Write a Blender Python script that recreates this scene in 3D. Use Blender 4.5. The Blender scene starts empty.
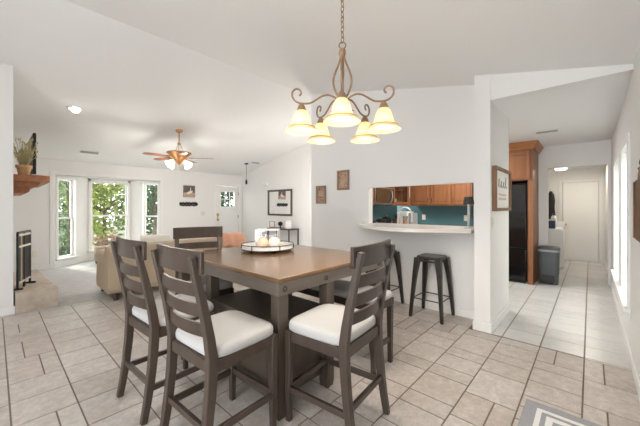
import bpy, math, random
from mathutils import Vector, Matrix

random.seed(7)
S = bpy.context.scene
COL = S.collection
PI = math.pi

# ------------------------------------------------------------------ camera
cam_d = bpy.data.cameras.new('camera')
cam_d.sensor_width = 36.0
cam_d.lens = 297.0 * 36.0 / 640.0
cam_d.shift_y = -6.0 / 640.0
cam_d.clip_start = 0.02
cam = bpy.data.objects.new('camera', cam_d)
COL.objects.link(cam)
cam.location = (0.0, 0.0, 1.37)
cam.rotation_euler = (PI / 2, 0, math.radians(-47.7))
S.camera = cam

# ------------------------------------------------------------------ view, world, sun, fill lamps
S.view_settings.view_transform = 'Standard'
S.view_settings.look = 'None'
S.view_settings.gamma = 1.0
S.view_settings.use_curve_mapping = False
S.view_settings.exposure = 0.70

W = bpy.data.worlds.new('sky')
S.world = W
W.use_nodes = True
wn = W.node_tree
bg = wn.nodes['Background']
bg.inputs[0].default_value = (0.93, 0.97, 1.0, 1)
bg.inputs[1].default_value = 4.5


def light(kind, name, loc, energy, color=(1, 1, 1), rot=None, size=None, size_y=None, target=None, radius=None, parent=None, spread=None):
    d = bpy.data.lights.new(name, kind)
    d.energy = energy
    d.color = color
    if kind == 'AREA':
        d.shape = 'RECTANGLE'
        d.size = size
        d.size_y = size_y or size
        if spread:
            d.spread = spread
    if radius is not None:
        d.shadow_soft_size = radius
    o = bpy.data.objects.new(name, d)
    COL.objects.link(o)
    o.location = loc
    if target is not None:
        o.rotation_euler = (Vector(target) - Vector(loc)).to_track_quat('-Z', 'Y').to_euler()
    if rot is not None:
        o.rotation_euler = rot
    o.parent = parent
    return o


sun = light('SUN', 'sun', (0, 20, 20), 2.2, (1.0, 0.95, 0.86), target=(3.2, 9.0, 9.5))
sun.data.angle = 0.02
# added fill at the open rear side of the dining area, tilted upward
light('AREA', 'rear_fill', (-2.5, 1.0, 0.75), 22, (0.88, 0.945, 1.0), target=(0.3, 1.0, 3.4), size=2.3, size_y=1.2)
# added fill under the kitchen ceiling, unseen low entry lamp, laundry lamp
light('AREA', 'kitchen_fill', (5.6, 1.9, 2.50), 40, (1.0, 0.98, 0.93), rot=(0, 0, 0), size=1.2, size_y=0.5)
light('POINT', 'entry_lamp', (5.2, 4.6, 1.55), 30, (1.0, 0.97, 0.93), radius=0.15)
light('AREA', 'laundry_lamp_light', (8.9, 0.1, 2.28), 9, (1.0, 0.9, 0.75), rot=(0, 0, 0), size=0.3)


# ------------------------------------------------------------------ materials
def new_mat(name):
    m = bpy.data.materials.new(name)
    m.use_nodes = True
    nt = m.node_tree
    return m, nt, nt.nodes['Principled BSDF']


def pbr(name, col, rough=0.5, metal=0.0, noise=None, bump=0.0, bump_scale=80.0, spec=None, stretch=None, coat=0.0):
    """col linear rgb; noise=(scale, amount, col2) mixes a second colour in"""
    m, nt, b = new_mat(name)
    b.inputs['Roughness'].default_value = rough
    b.inputs['Metallic'].default_value = metal
    if spec is not None:
        b.inputs['Specular IOR Level'].default_value = spec
    if coat:
        b.inputs['Coat Weight'].default_value = coat
        b.inputs['Coat Roughness'].default_value = 0.15
    b.inputs['Base Color'].default_value = (*col, 1)
    tc = None
    if noise or bump:
        tc = nt.nodes.new('ShaderNodeTexCoord')
        mp = nt.nodes.new('ShaderNodeMapping')
        nt.links.new(tc.outputs['Object'], mp.inputs['Vector'])
        if stretch:
            mp.inputs['Scale'].default_value = stretch
    if noise:
        sc, amt, c2 = noise
        nz = nt.nodes.new('ShaderNodeTexNoise')
        nz.inputs['Scale'].default_value = sc
        nz.inputs['Detail'].default_value = 5
        nz.inputs['Roughness'].default_value = 0.6
        nt.links.new(mp.outputs[0], nz.inputs['Vector'])
        rp = nt.nodes.new('ShaderNodeMapRange')
        rp.inputs[1].default_value = 0.35
        rp.inputs[2].default_value = 0.65
        rp.inputs[4].default_value = amt
        nt.links.new(nz.outputs['Fac'], rp.inputs[0])
        mx = nt.nodes.new('ShaderNodeMix')
        mx.data_type = 'RGBA'
        mx.inputs['A'].default_value = (*col, 1)
        mx.inputs['B'].default_value = (*c2, 1)
        nt.links.new(rp.outputs[0], mx.inputs['Factor'])
        nt.links.new(mx.outputs['Result'], b.inputs['Base Color'])
    if bump:
        n2 = nt.nodes.new('ShaderNodeTexNoise')
        n2.inputs['Scale'].default_value = bump_scale
        n2.inputs['Detail'].default_value = 4
        nt.links.new(mp.outputs[0], n2.inputs['Vector'])
        bp = nt.nodes.new('ShaderNodeBump')
        bp.inputs['Strength'].default_value = bump
        bp.inputs['Distance'].default_value = 0.01
        nt.links.new(n2.outputs['Fac'], bp.inputs['Height'])
        nt.links.new(bp.outputs[0], b.inputs['Normal'])
    return m


def emit(name, col, strength, base=(0.9, 0.9, 0.9)):
    m, nt, b = new_mat(name)
    b.inputs['Base Color'].default_value = (*base, 1)
    b.inputs['Emission Color'].default_value = (*col, 1)
    b.inputs['Emission Strength'].default_value = strength
    b.inputs['Roughness'].default_value = 0.4
    return m


def glass_mat(name, tint=(1, 1, 1), gloss=0.08):
    m = bpy.data.materials.new(name)
    m.use_nodes = True
    nt = m.node_tree
    nt.nodes.clear()
    out = nt.nodes.new('ShaderNodeOutputMaterial')
    t = nt.nodes.new('ShaderNodeBsdfTransparent')
    t.inputs[0].default_value = (*tint, 1)
    g = nt.nodes.new('ShaderNodeBsdfGlossy')
    g.inputs['Roughness'].default_value = 0.02
    mx = nt.nodes.new('ShaderNodeMixShader')
    mx.inputs[0].default_value = gloss
    nt.links.new(t.outputs[0], mx.inputs[1])
    nt.links.new(g.outputs[0], mx.inputs[2])
    nt.links.new(mx.outputs[0], out.inputs['Surface'])
    return m


def tile_mat(name, dark, lite, vein, rough, mottle=0.0):
    m, nt, b = new_mat(name)
    at = nt.nodes.new('ShaderNodeAttribute')
    at.attribute_name = 'tile_tone'
    tc = nt.nodes.new('ShaderNodeTexCoord')
    nz = nt.nodes.new('ShaderNodeTexNoise')
    nz.inputs['Scale'].default_value = 5.5
    nz.inputs['Detail'].default_value = 8
    nz.inputs['Roughness'].default_value = 0.72
    nt.links.new(tc.outputs['Object'], nz.inputs['Vector'])
    m1 = nt.nodes.new('ShaderNodeMix')
    m1.data_type = 'RGBA'
    m1.inputs['A'].default_value = (*dark, 1)
    m1.inputs['B'].default_value = (*lite, 1)
    nt.links.new(at.outputs['Fac'], m1.inputs['Factor'])
    rp = nt.nodes.new('ShaderNodeMapRange')
    rp.inputs[1].default_value = 0.38
    rp.inputs[2].default_value = 0.68
    rp.inputs[4].default_value = 0.75
    nt.links.new(nz.outputs['Fac'], rp.inputs[0])
    m2 = nt.nodes.new('ShaderNodeMix')
    m2.data_type = 'RGBA'
    m2.inputs['B'].default_value = (*vein, 1)
    nt.links.new(m1.outputs['Result'], m2.inputs['A'])
    nt.links.new(rp.outputs[0], m2.inputs['Factor'])
    n3 = nt.nodes.new('ShaderNodeTexNoise')
    n3.inputs['Scale'].default_value = 17.0
    n3.inputs['Detail'].default_value = 10
    n3.inputs['Roughness'].default_value = 0.8
    n3.inputs['Distortion'].default_value = 0.6
    nt.links.new(tc.outputs['Object'], n3.inputs['Vector'])
    r3 = nt.nodes.new('ShaderNodeMapRange')
    r3.inputs[1].default_value = 0.42
    r3.inputs[2].default_value = 0.62
    r3.inputs[3].default_value = mottle
    r3.inputs[4].default_value = 0.0
    nt.links.new(n3.outputs['Fac'], r3.inputs[0])
    m3 = nt.nodes.new('ShaderNodeMix')
    m3.data_type = 'RGBA'
    m3.inputs['B'].default_value = (*[c * 0.62 for c in dark], 1)
    nt.links.new(m2.outputs['Result'], m3.inputs['A'])
    nt.links.new(r3.outputs[0], m3.inputs['Factor'])
    nt.links.new(m3.outputs['Result'], b.inputs['Base Color'])
    b.inputs['Roughness'].default_value = rough
    bp = nt.nodes.new('ShaderNodeBump')
    bp.inputs['Strength'].default_value = 0.15
    bp.inputs['Distance'].default_value = 0.004
    nt.links.new(nz.outputs['Fac'], bp.inputs['Height'])
    nt.links.new(bp.outputs[0], b.inputs['Normal'])
    return m


M = {}
M['wall'] = pbr('wall_paint', (0.80, 0.785, 0.765), 0.85, bump=0.04, bump_scale=60)
M['ceiling'] = pbr('ceiling_paint', (0.82, 0.815, 0.805), 0.95, bump=0.25, bump_scale=55)
M['trim'] = pbr('white_trim', (0.82, 0.81, 0.79), 0.55, spec=0.3)
M['grout'] = pbr('grout', (0.185, 0.145, 0.115), 0.9)
M['grout_hall'] = pbr('hall_grout', (0.24, 0.185, 0.14), 0.9)
M['tile'] = tile_mat('beige_tile', (0.46, 0.39, 0.335), (0.61, 0.55, 0.50), (0.70, 0.65, 0.61), 0.36, 0.45)
M['tile_white'] = tile_mat('pale_tile', (0.54, 0.525, 0.505), (0.63, 0.615, 0.595), (0.67, 0.66, 0.645), 0.22, 0.12)
M['carpet'] = pbr('carpet', (0.60, 0.585, 0.57), 0.95, noise=(7, 0.8, (0.43, 0.42, 0.41)), bump=0.5, bump_scale=160, stretch=(1, 3, 1))
M['espresso'] = pbr('espresso_wood', (0.046, 0.031, 0.023), 0.38, noise=(14, 0.6, (0.075, 0.054, 0.041)), stretch=(1, 1, 0.12))
M['espresso_side'] = pbr('espresso_panel', (0.068, 0.05, 0.037), 0.42, noise=(9, 0.6, (0.105, 0.08, 0.06)), stretch=(1, 1, 0.1))
M['apron'] = pbr('table_apron', (0.115, 0.09, 0.072), 0.38, noise=(16, 0.6, (0.17, 0.14, 0.115)), stretch=(0.12, 0.12, 1))
M['tabletop'] = pbr('table_top', (0.155, 0.082, 0.037), 0.27, noise=(15, 0.7, (0.225, 0.125, 0.06)), stretch=(1, 0.1, 1), coat=0.3)
M['bolt'] = pbr('dark_bolt', (0.03, 0.026, 0.024), 0.4, 0.6)
M['seat'] = pbr('seat_fabric', (0.47, 0.46, 0.45), 0.9, noise=(120, 0.35, (0.40, 0.39, 0.38)), bump=0.2, bump_scale=350)
M['sofa'] = pbr('sofa_fabric', (0.43, 0.335, 0.235), 0.92, noise=(60, 0.35, (0.37, 0.285, 0.195)), bump=0.2, bump_scale=250)
M['sofa_pale'] = pbr('pale_cushion_fabric', (0.76, 0.71, 0.63), 0.92, bump=0.2, bump_scale=250)
M['salmon'] = pbr('salmon_fabric', (0.70, 0.34, 0.21), 0.9, noise=(40, 0.4, (0.8, 0.5, 0.36)), bump=0.3, bump_scale=120)
M['black'] = pbr('black_metal', (0.018, 0.017, 0.016), 0.42, 0.3)
M['gunmetal'] = pbr('dark_gunmetal', (0.045, 0.042, 0.038), 0.36, 0.55, noise=(8, 0.6, (0.09, 0.08, 0.065)))
M['bronze'] = pbr('antique_bronze', (0.28, 0.17, 0.10), 0.45, 0.35, noise=(30, 0.6, (0.38, 0.25, 0.155)))
M['brass'] = pbr('brass', (0.56, 0.36, 0.14), 0.3, 0.85)
M['copper'] = pbr('antique_copper', (0.55, 0.29, 0.13), 0.35, 0.5)
M['steel'] = pbr('brushed_steel', (0.55, 0.54, 0.52), 0.3, 0.95)
M['oak'] = pbr('honey_oak', (0.29, 0.115, 0.045), 0.42, noise=(12, 0.75, (0.20, 0.075, 0.028)), stretch=(1, 1, 0.12))
M['oak_h'] = pbr('honey_oak_rail', (0.44, 0.18, 0.06), 0.42, noise=(12, 0.75, (0.33, 0.12, 0.036)), stretch=(0.12, 0.12, 1))
M['mantel'] = pbr('mantel_wood', (0.42, 0.18, 0.08), 0.5, noise=(14, 0.8, (0.27, 0.10, 0.042)), stretch=(1, 0.12, 1))
M['teal'] = pbr('teal_paint', (0.055, 0.14, 0.155), 0.55)
M['counter'] = pbr('bar_counter', (0.70, 0.66, 0.62), 0.25, noise=(90, 0.3, (0.62, 0.58, 0.54)))
M['glossblack'] = pbr('gloss_black', (0.008, 0.008, 0.008), 0.12)
M['charcoal'] = pbr('charcoal_plastic', (0.075, 0.083, 0.09), 0.5)
M['white'] = pbr('white_plastic', (0.82, 0.82, 0.82), 0.35)
M['grey'] = pbr('grey_plastic', (0.33, 0.33, 0.33), 0.45)
M['ivory'] = pbr('ivory_plate', (0.75, 0.70, 0.58), 0.45)
M['stone'] = pbr('hearth_tile', (0.52, 0.44, 0.36), 0.6, noise=(7, 0.7, (0.36, 0.28, 0.21)))
M['pot'] = pbr('tan_pot', (0.55, 0.33, 0.16), 0.6, noise=(20, 0.5, (0.42, 0.22, 0.09)))
M['dried'] = pbr('dried_plant', (0.50, 0.42, 0.22), 0.8, noise=(40, 0.7, (0.34, 0.30, 0.13)))
M['screen'] = pbr('dark_screen', (0.012, 0.011, 0.010), 0.25)
M['cream_metal'] = pbr('pale_gold_metal', (0.72, 0.64, 0.50), 0.4, 0.3)
M['mesh'] = pbr('fire_mesh', (0.10, 0.09, 0.08), 0.7)
M['paper'] = pbr('paper', (0.80, 0.77, 0.73), 0.8)
M['ink'] = pbr('ink', (0.36, 0.34, 0.33), 0.8)
M['ink_pink'] = pbr('pink_ink', (0.68, 0.47, 0.43), 0.8)
M['rustic'] = pbr('rustic_frame', (0.26, 0.135, 0.065), 0.6, noise=(10, 0.8, (0.15, 0.075, 0.036)), stretch=(1, 1, 0.15))
M['walnut'] = pbr('walnut', (0.20, 0.095, 0.045), 0.5, noise=(12, 0.8, (0.11, 0.05, 0.024)), stretch=(1, 1, 0.15))
M['frame_brown'] = pbr('grey_brown_frame', (0.25, 0.16, 0.115), 0.55, noise=(25, 0.8, (0.36, 0.25, 0.185)))
M['mirror_frame'] = pbr('mirror_frame', (0.075, 0.058, 0.048), 0.45)
M['mirror'] = pbr('mirror', (0.92, 0.92, 0.92), 0.015, 1.0)
M['art_a'] = pbr('relief_art', (0.50, 0.32, 0.21), 0.6, noise=(30, 1.0, (0.16, 0.08, 0.045)))
M['art_b'] = pbr('copper_art', (0.66, 0.42, 0.26), 0.5, noise=(24, 1.0, (0.26, 0.12, 0.06)))
M['photo_dark'] = pbr('dark_photo', (0.09, 0.07, 0.06), 0.5, noise=(14, 0.8, (0.17, 0.11, 0.08)))
M['photo_sand'] = pbr('sandy_photo', (0.42, 0.26, 0.17), 0.5, noise=(14, 0.8, (0.55, 0.4, 0.28)))
M['photo_white'] = pbr('pale_photo', (0.75, 0.7, 0.65), 0.5)
M['window_glass'] = glass_mat('window_glass', (0.97, 0.99, 0.98), 0.015)
M['vase_glass'] = glass_mat('vase_glass', (0.97, 0.975, 0.98), 0.10)
M['cab_glass'] = glass_mat('cabinet_glass', (0.85, 0.85, 0.83), 0.15)
M['ball_peach'] = pbr('peach_candle', (0.82, 0.58, 0.42), 0.6)
M['ball_cream'] = pbr('cream_candle', (0.84, 0.74, 0.63), 0.6)
M['fanblade'] = pbr('fan_blade_wood', (0.21, 0.075, 0.033), 0.4, noise=(12, 0.6, (0.13, 0.045, 0.02)), stretch=(0.15, 1, 1))
M['rug_grey'] = pbr('rug_grey', (0.36, 0.36, 0.375), 0.95, noise=(60, 0.5, (0.28, 0.28, 0.295)), bump=0.4, bump_scale=300)
M['rug_white'] = pbr('rug_white', (0.80, 0.79, 0.77), 0.95, bump=0.4, bump_scale=300)
M['bark'] = pbr('bark', (0.10, 0.075, 0.055), 0.9, noise=(12, 0.8, (0.05, 0.038, 0.03)))
M['leaf_a'] = pbr('yellow_green_leaf', (0.25, 0.27, 0.06), 0.6, noise=(3, 0.8, (0.10, 0.15, 0.04)))
M['leaf_b'] = pbr('deep_green_leaf', (0.075, 0.12, 0.05), 0.6, noise=(3, 0.8, (0.03, 0.06, 0.03)))
M['leaf_c'] = pbr('red_leaf', (0.17, 0.075, 0.055), 0.6, noise=(3, 0.8, (0.13, 0.09, 0.045)))
M['leaf_d'] = pbr('pale_green_leaf', (0.19, 0.225, 0.125), 0.6, noise=(3, 0.8, (0.10, 0.14, 0.07)))
M['lawn'] = pbr('lawn', (0.22, 0.20, 0.14), 0.95, noise=(1.5, 0.8, (0.10, 0.11, 0.06)))
M['blocker'] = pbr('pale_blocker', (0.62, 0.6, 0.57), 0.8)
M['navy'] = pbr('navy_box', (0.035, 0.05, 0.10), 0.5)
M['shade_dark'] = pbr('dark_lamp_shade', (0.05, 0.045, 0.04), 0.6)
M['pole'] = pbr('pale_grey_pole', (0.42, 0.42, 0.43), 0.4, 0.3)
M['bulb'] = emit('lamp_bulb', (1.0, 0.86, 0.64), 5.0)
M['fanshade'] = emit('lit_fan_shade', (1.0, 0.84, 0.58), 2.2)
M['spot'] = emit('lit_spot', (1.0, 0.96, 0.9), 9.0)
M['flush'] = emit('lit_flush', (1.0, 0.93, 0.8), 3.0)


def shade_mat():
    m, nt, b = new_mat('amber_shade_glass')
    tc = nt.nodes.new('ShaderNodeTexCoord')
    nz = nt.nodes.new('ShaderNodeTexNoise')
    nz.inputs['Scale'].default_value = 22
    nt.links.new(tc.outputs['Object'], nz.inputs['Vector'])
    mx = nt.nodes.new('ShaderNodeMix')
    mx.data_type = 'RGBA'
    mx.inputs['A'].default_value = (0.93, 0.86, 0.68, 1)
    mx.inputs['B'].default_value = (0.90, 0.78, 0.54, 1)
    nt.links.new(nz.outputs['Fac'], mx.inputs['Factor'])
    nt.links.new(mx.outputs['Result'], b.inputs['Base Color'])
    b.inputs['Roughness'].default_value = 0.35
    tr = nt.nodes.new('ShaderNodeBsdfTranslucent')
    nt.links.new(mx.outputs['Result'], tr.inputs['Color'])
    ms = nt.nodes.new('ShaderNodeMixShader')
    ms.inputs[0].default_value = 0.55
    nt.links.new(b.outputs[0], ms.inputs[1])
    nt.links.new(tr.outputs[0], ms.inputs[2])
    nt.links.new(ms.outputs[0], nt.nodes['Material Output'].inputs['Surface'])
    return m


M['shade'] = shade_mat()
M['shade_rim'] = pbr('amber_shade_rim', (0.62, 0.40, 0.16), 0.4)


# ------------------------------------------------------------------ mesh helpers
class MB:
    def __init__(self):
        self.v = []
        self.f = []

    def add(self, vs, fs):
        o = len(self.v)
        self.v += [tuple(p) for p in vs]
        self.f += [tuple(i + o for i in f) for f in fs]
        return self

    def box(self, x0, x1, y0, y1, z0, z1):
        x0, x1 = min(x0, x1), max(x0, x1)
        y0, y1 = min(y0, y1), max(y0, y1)
        z0, z1 = min(z0, z1), max(z0, z1)
        vs = [(x0, y0, z0), (x1, y0, z0), (x1, y1, z0), (x0, y1, z0), (x0, y0, z1), (x1, y0, z1), (x1, y1, z1), (x0, y1, z1)]
        return self.add(vs, [(0, 3, 2, 1), (4, 5, 6, 7), (0, 1, 5, 4), (1, 2, 6, 5), (2, 3, 7, 6), (3, 0, 4, 7)])

    def sweep(self, pts, sec, side=None, closed=False):
        """sweep a section. sec: list per point (or single) of 2D polygons; side: fixed vector for the section's first axis"""
        pts = [Vector(p) for p in pts]
        n = len(pts)
        secs = sec if isinstance(sec[0][0], (tuple, list)) else [sec] * n
        rings = []
        prev = Vector(side) if side is not None else None
        for i, p in enumerate(pts):
            if closed:
                t = pts[(i + 1) % n] - pts[i - 1]
            else:
                t = pts[min(i + 1, n - 1)] - pts[max(i - 1, 0)]
            t.normalize()
            if side is not None:
                a = Vector(side)
            else:
                a = prev if prev is not None else (Vector((1, 0, 0)) if abs(t.x) < 0.9 else Vector((0, 1, 0)))
            a = a - t * a.dot(t)
            a.normalize()
            prev = a
            b = t.cross(a)
            rings.append([p + a * u + b * w for u, w in secs[i]])
        k = len(rings[0])
        vs = [q for r in rings for q in r]
        fs = []
        m = n if closed else n - 1
        for i in range(m):
            j = (i + 1) % n
            for q in range(k):
                r = (q + 1) % k
                fs.append((i * k + q, i * k + r, j * k + r, j * k + q))
        if not closed:
            fs.append(tuple(range(k - 1, -1, -1)))
            fs.append(tuple((n - 1) * k + q for q in range(k)))
        return self.add(vs, fs)

    def tube(self, pts, r, n=8, closed=False):
        rs = r if isinstance(r, (list, tuple)) else [r] * len(pts)
        secs = [[(q * math.cos(2 * PI * i / n), q * math.sin(2 * PI * i / n)) for i in range(n)] for q in rs]
        return self.sweep(pts, secs, None, closed)

    def bar(self, pts, w, h, side):
        return self.sweep(pts, [(-w / 2, -h / 2), (w / 2, -h / 2), (w / 2, h / 2), (-w / 2, h / 2)], side)

    def taper(self, pts, whs, side):
        secs = [[(-w / 2, -h / 2), (w / 2, -h / 2), (w / 2, h / 2), (-w / 2, h / 2)] for w, h in whs]
        return self.sweep(pts, secs, side)

    def lathe(self, prof, n=24, c=(0, 0, 0), axis=None):
        """prof [(r,z)...]; open ends are capped when r>0"""
        R = Matrix.Identity(3)
        if axis is not None:
            R = Vector((0, 0, 1)).rotation_difference(Vector(axis)).to_matrix()
        c = Vector(c)
        vs = []
        for r, z in prof:
            for i in range(n):
                a = 2 * PI * i / n
                vs.append(c + R @ Vector((r * math.cos(a), r * math.sin(a), z)))
        fs = []
        for k in range(len(prof) - 1):
            for i in range(n):
                j = (i + 1) % n
                fs.append((k * n + i, k * n + j, (k + 1) * n + j, (k + 1) * n + i))
        fs.append(tuple(range(n - 1, -1, -1)))
        fs.append(tuple((len(prof) - 1) * n + i for i in range(n)))
        return self.add(vs, fs)

    def ball(self, c, r, n=16, m=10, sx=1, sy=1, sz=1):
        prof = []
        for k in range(m + 1):
            a = -PI / 2 + PI * k / m
            prof.append((max(r * math.cos(a), 0.0004), r * math.sin(a)))
        vs0 = len(self.v)
        self.lathe(prof, n)
        for i in range(vs0, len(self.v)):
            x, y, z = self.v[i]
            self.v[i] = (c[0] + x * sx, c[1] + y * sy, c[2] + z * sz)
        return self

    def loft(self, rings, n=40, p=6.0, c=(0, 0)):
        """rounded-rectangle loft: rings [(half_w, half_d, z)...]"""
        vs = []
        for hw, hd, z in rings:
            for i in range(n):
                a = 2 * PI * (i + 0.5) / n
                ca, sa = math.cos(a), math.sin(a)
                q = (abs(ca) ** p + abs(sa) ** p) ** (-1.0 / p)
                vs.append((c[0] + hw * ca * q, c[1] + hd * sa * q, z))
        fs = []
        for k in range(len(rings) - 1):
            for i in range(n):
                j = (i + 1) % n
                fs.append((k * n + i, k * n + j, (k + 1) * n + j, (k + 1) * n + i))
        fs.append(tuple(range(n - 1, -1, -1)))
        fs.append(tuple((len(rings) - 1) * n + i for i in range(n)))
        return self.add(vs, fs)

    def prism(self, poly, lo, hi, axis='z'):
        """poly 2D; axis z: (x,y), axis x: (y,z), axis y: (x,z)"""
        def P(u, w, h):
            return {'z': (u, w, h), 'x': (h, u, w), 'y': (u, h, w)}[axis]
        n = len(poly)
        vs = [P(u, w, lo) for u, w in poly] + [P(u, w, hi) for u, w in poly]
        fs = [tuple(range(n - 1, -1, -1)), tuple(range(n, 2 * n))]
        for i in range(n):
            j = (i + 1) % n
            fs.append((i, j, n + j, n + i))
        return self.add(vs, fs)

    def build(self, name, mat, parent=None, bevel=0.0, smooth=True, angle=40, seg=2):
        me = bpy.data.meshes.new(name)
        me.from_pydata(self.v, [], self.f)
        me.validate()
        import bmesh
        bm = bmesh.new()
        bm.from_mesh(me)
        bmesh.ops.recalc_face_normals(bm, faces=bm.faces)
        bm.to_mesh(me)
        bm.free()
        if smooth:
            me.polygons.foreach_set('use_smooth', [True] * len(me.polygons))
            me.set_sharp_from_angle(angle=math.radians(angle))
        me.materials.append(M[mat] if isinstance(mat, str) else mat)
        o = bpy.data.objects.new(name, me)
        COL.objects.link(o)
        if parent is not None:
            o.parent = parent
        if bevel:
            b = o.modifiers.new('bevel', 'BEVEL')
            b.width = bevel
            b.segments = seg
            b.limit_method = 'ANGLE'
            b.angle_limit = math.radians(40)
            b.harden_normals = False
        return o


def tag(o, label, cat, group=None):
    o['label'] = label
    o['category'] = cat
    if group:
        o['group'] = group
    return o


def thing(name, label, cat, loc=(0, 0, 0), rz=0.0, group=None):
    o = bpy.data.objects.new(name, None)
    o.empty_display_size = 0.1
    COL.objects.link(o)
    o.location = loc
    o.rotation_euler = (0, 0, math.radians(rz))
    return tag(o, label, cat, group)


def struct(o):
    o['kind'] = 'structure'
    return o


def dup(src, loc, rz, label, group=None):
    def rec(s, parent):
        c = s.copy()
        COL.objects.link(c)
        c.parent = parent
        for ch in s.children:
            rec(ch, c)
        return c
    r = rec(src, None)
    r.location = loc
    r.rotation_euler = (0, 0, math.radians(rz))
    r['label'] = label
    if group:
        r['group'] = group
    return r


# ------------------------------------------------------------------ room shell
WP = 3.95       # face of the pass-through wall
HY = 0.80       # hall side of the pillar wall
RY = -0.27      # right wall
BW = 8.89       # bay-window wall
LX = 0.17       # fireplace wall
FX = 5.77       # far right wall of the living room
KX = 7.15       # kitchen end wall
RIDGE_Y = 3.99


def zc(y):
    return 2.86 + 0.215 * (y - 1.05) if y < RIDGE_Y else 2.44 + 0.215 * (BW - y)


# floors: tiles over a grout bed
def tiled_floor(name, strips, mat, grout, base, gx=0.005, gy=0.005):
    bed = MB()
    for b in base:
        bed.box(b[0], b[1], b[2], b[3], -0.06, -0.003)
    f = struct(bed.build(name, grout, smooth=False))
    mb = MB()
    tones = []
    for x0, x1, y0, y1 in strips:
        if x1 - x0 < 0.03 or y1 - y0 < 0.03:
            continue
        mb.box(x0 + gx, x1 - gx, y0 + gy, y1 - gy, -0.004, 0.0)
        tones.append(random.random())
    t = mb.build('tiles', mat, f, smooth=False)
    me = t.data
    ca = me.color_attributes.new('tile_tone', 'FLOAT_COLOR', 'CORNER')
    vals = []
    for p in me.polygons:
        k = tones[p.vertices[0] // 8]
        for _ in p.loop_indices:
            vals += [k, k, k, 1.0]
    ca.data.foreach_set('color', vals)
    return f


def run(a, b, lens):
    out = [a]
    while out[-1] < b - 0.02:
        out.append(min(out[-1] + random.choice(lens), b))
    return out


tiles = []
T = 0.325
# dining side: strips along Y left of x=1.37, strips along X right of it
xs = [0.40 + T * k for k in range(-9, 4)]
for a, b in zip(xs, xs[1:]):
    if a > 0.39:
        ys = [-0.27 + T * k for k in range(0, 19)]
        ys = [y for y in ys if y < 5.36] + [5.36]
    else:
        ys = run(-0.27, 5.36, (0.1625, 0.325, 0.325, 0.4875))
    for c, d in zip(ys, ys[1:]):
        w = d - c
        if a < 0.39 and w > 0.3 and random.random() < 0.3:
            m = a + (b - a) * random.choice((0.36, 0.64))
            tiles += [(a, m, c, d), (m, b, c, d)]
        else:
            tiles.append((a, b, c, d))
for k in range(8):
    tiles.append((-2.5 + k * 0.335, min(-2.5 + (k + 1) * 0.335, LX + 0.015), 5.36, 5.46))
XE = xs[-1]
ysl = [0.04 + T * k for k in range(-1, 17)]
ysl = [y for y in ysl if y < 5.36] + [5.36]
ysl[0] = RY
for c, d in zip(ysl, ysl[1:]):
    lim = 3.62 if c < 0.9 else 5.77
    pts = run(XE, lim, (0.165, 0.325, 0.25, 0.41))
    for a, b in zip(pts, pts[1:]):
        if b - a > 0.3 and random.random() < 0.2:
            m = c + (d - c) * random.choice((0.4, 0.6))
            tiles += [(a, b, c, m), (a, b, m, d)]
        else:
            tiles.append((a, b, c, d))
tiled_floor('floor', tiles, 'tile', 'grout', [(-2.6, 3.62, RY, 5.36), (3.62, 5.77, 0.9, 5.36), (-2.6, LX + 0.02, 5.36, 5.50)])
ht = []
hys = [RY] + [0.04 + T * k for k in range(0, 12)]
for i, (c, d) in enumerate(zip(hys, hys[1:])):
    x = 3.62
    while x < 10.05:
        x2 = min(x + 0.30, 10.05)
        if x2 <= 4.63:
            if c < HY:
                ht.append((x, x2, c, min(d, HY)))
        elif not (x > 7.2 and c > 1.3):
            ht.append((x, x2, c, d))
        x = x2
tiled_floor('floor_hall', ht, 'tile_white', 'grout_hall', [(3.62, 10.05, RY, 0.82), (4.6, 7.15, 0.82, 3.8), (7.15, 10.05, 0.82, 1.4)], 0.0028, 0.0065)
fc = MB().prism([(LX, 5.36), (FX, 5.36), (FX, BW), (3.13, BW), (2.55, 9.40), (1.60, 9.40), (0.91, BW), (LX, BW)], -0.06, 0.004)
struct(fc.build('floor_carpet', 'carpet', smooth=False))

# ceilings
ce = MB()
ce.prism([(RY - 0.15, zc(RY - 0.15)), (RIDGE_Y, zc(RIDGE_Y)), (BW + 0.15, zc(BW + 0.15)), (BW + 0.15, zc(BW + 0.15) + 0.15), (RIDGE_Y, zc(RIDGE_Y) + 0.15), (RY - 0.15, zc(RY - 0.15) + 0.15)], -2.6, FX + 0.12, 'x')
struct(ce.build('ceiling', 'ceiling', smooth=False))
hc = MB().box(3.75, 7.3, RY - 0.1, HY + 0.08, 2.53, 2.56).box(4.07, 7.3, HY + 0.08, 3.81, 2.53, 2.56)
struct(hc.build('ceiling_hall', 'ceiling', smooth=False))
struct(MB().box(7.3, 10.2, RY - 0.1, 1.5, 2.33, 2.36).build('ceiling_laundry', 'ceiling', smooth=False))
struct(MB().prism([(RY, 2.53), (HY, 2.53), (HY, zc(HY) + 0.02), (RY, zc(RY) + 0.02)], 3.63, 3.75, 'x').build('wall_header', 'wall', smooth=False))

# pass-through wall with its opening
OY0, OY1, OZ0, OZ1 = 1.055, 2.57, 1.07, 1.675
wp = MB()
PE = 3.81


def vpoly(y0, y1, z0):
    p = [(y0, z0), (y1, z0), (y1, zc(y1) + 0.02)]
    if y0 < RIDGE_Y < y1:
        p.append((RIDGE_Y, zc(RIDGE_Y) + 0.02))
    return p + [(y0, zc(y0) + 0.02)]


wp.prism(vpoly(OY1, PE, 0), WP, WP + 0.12, 'x')
wp.prism(vpoly(0.96, OY0, 0), WP, WP + 0.12, 'x')
wp.prism(vpoly(OY0, OY1, OZ1), WP, WP + 0.12, 'x')
wp.box(WP, WP + 0.12, OY0, OY1, 0, OZ0)
struct(wp.build('wall_kitchen', 'wall', smooth=False))
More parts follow.
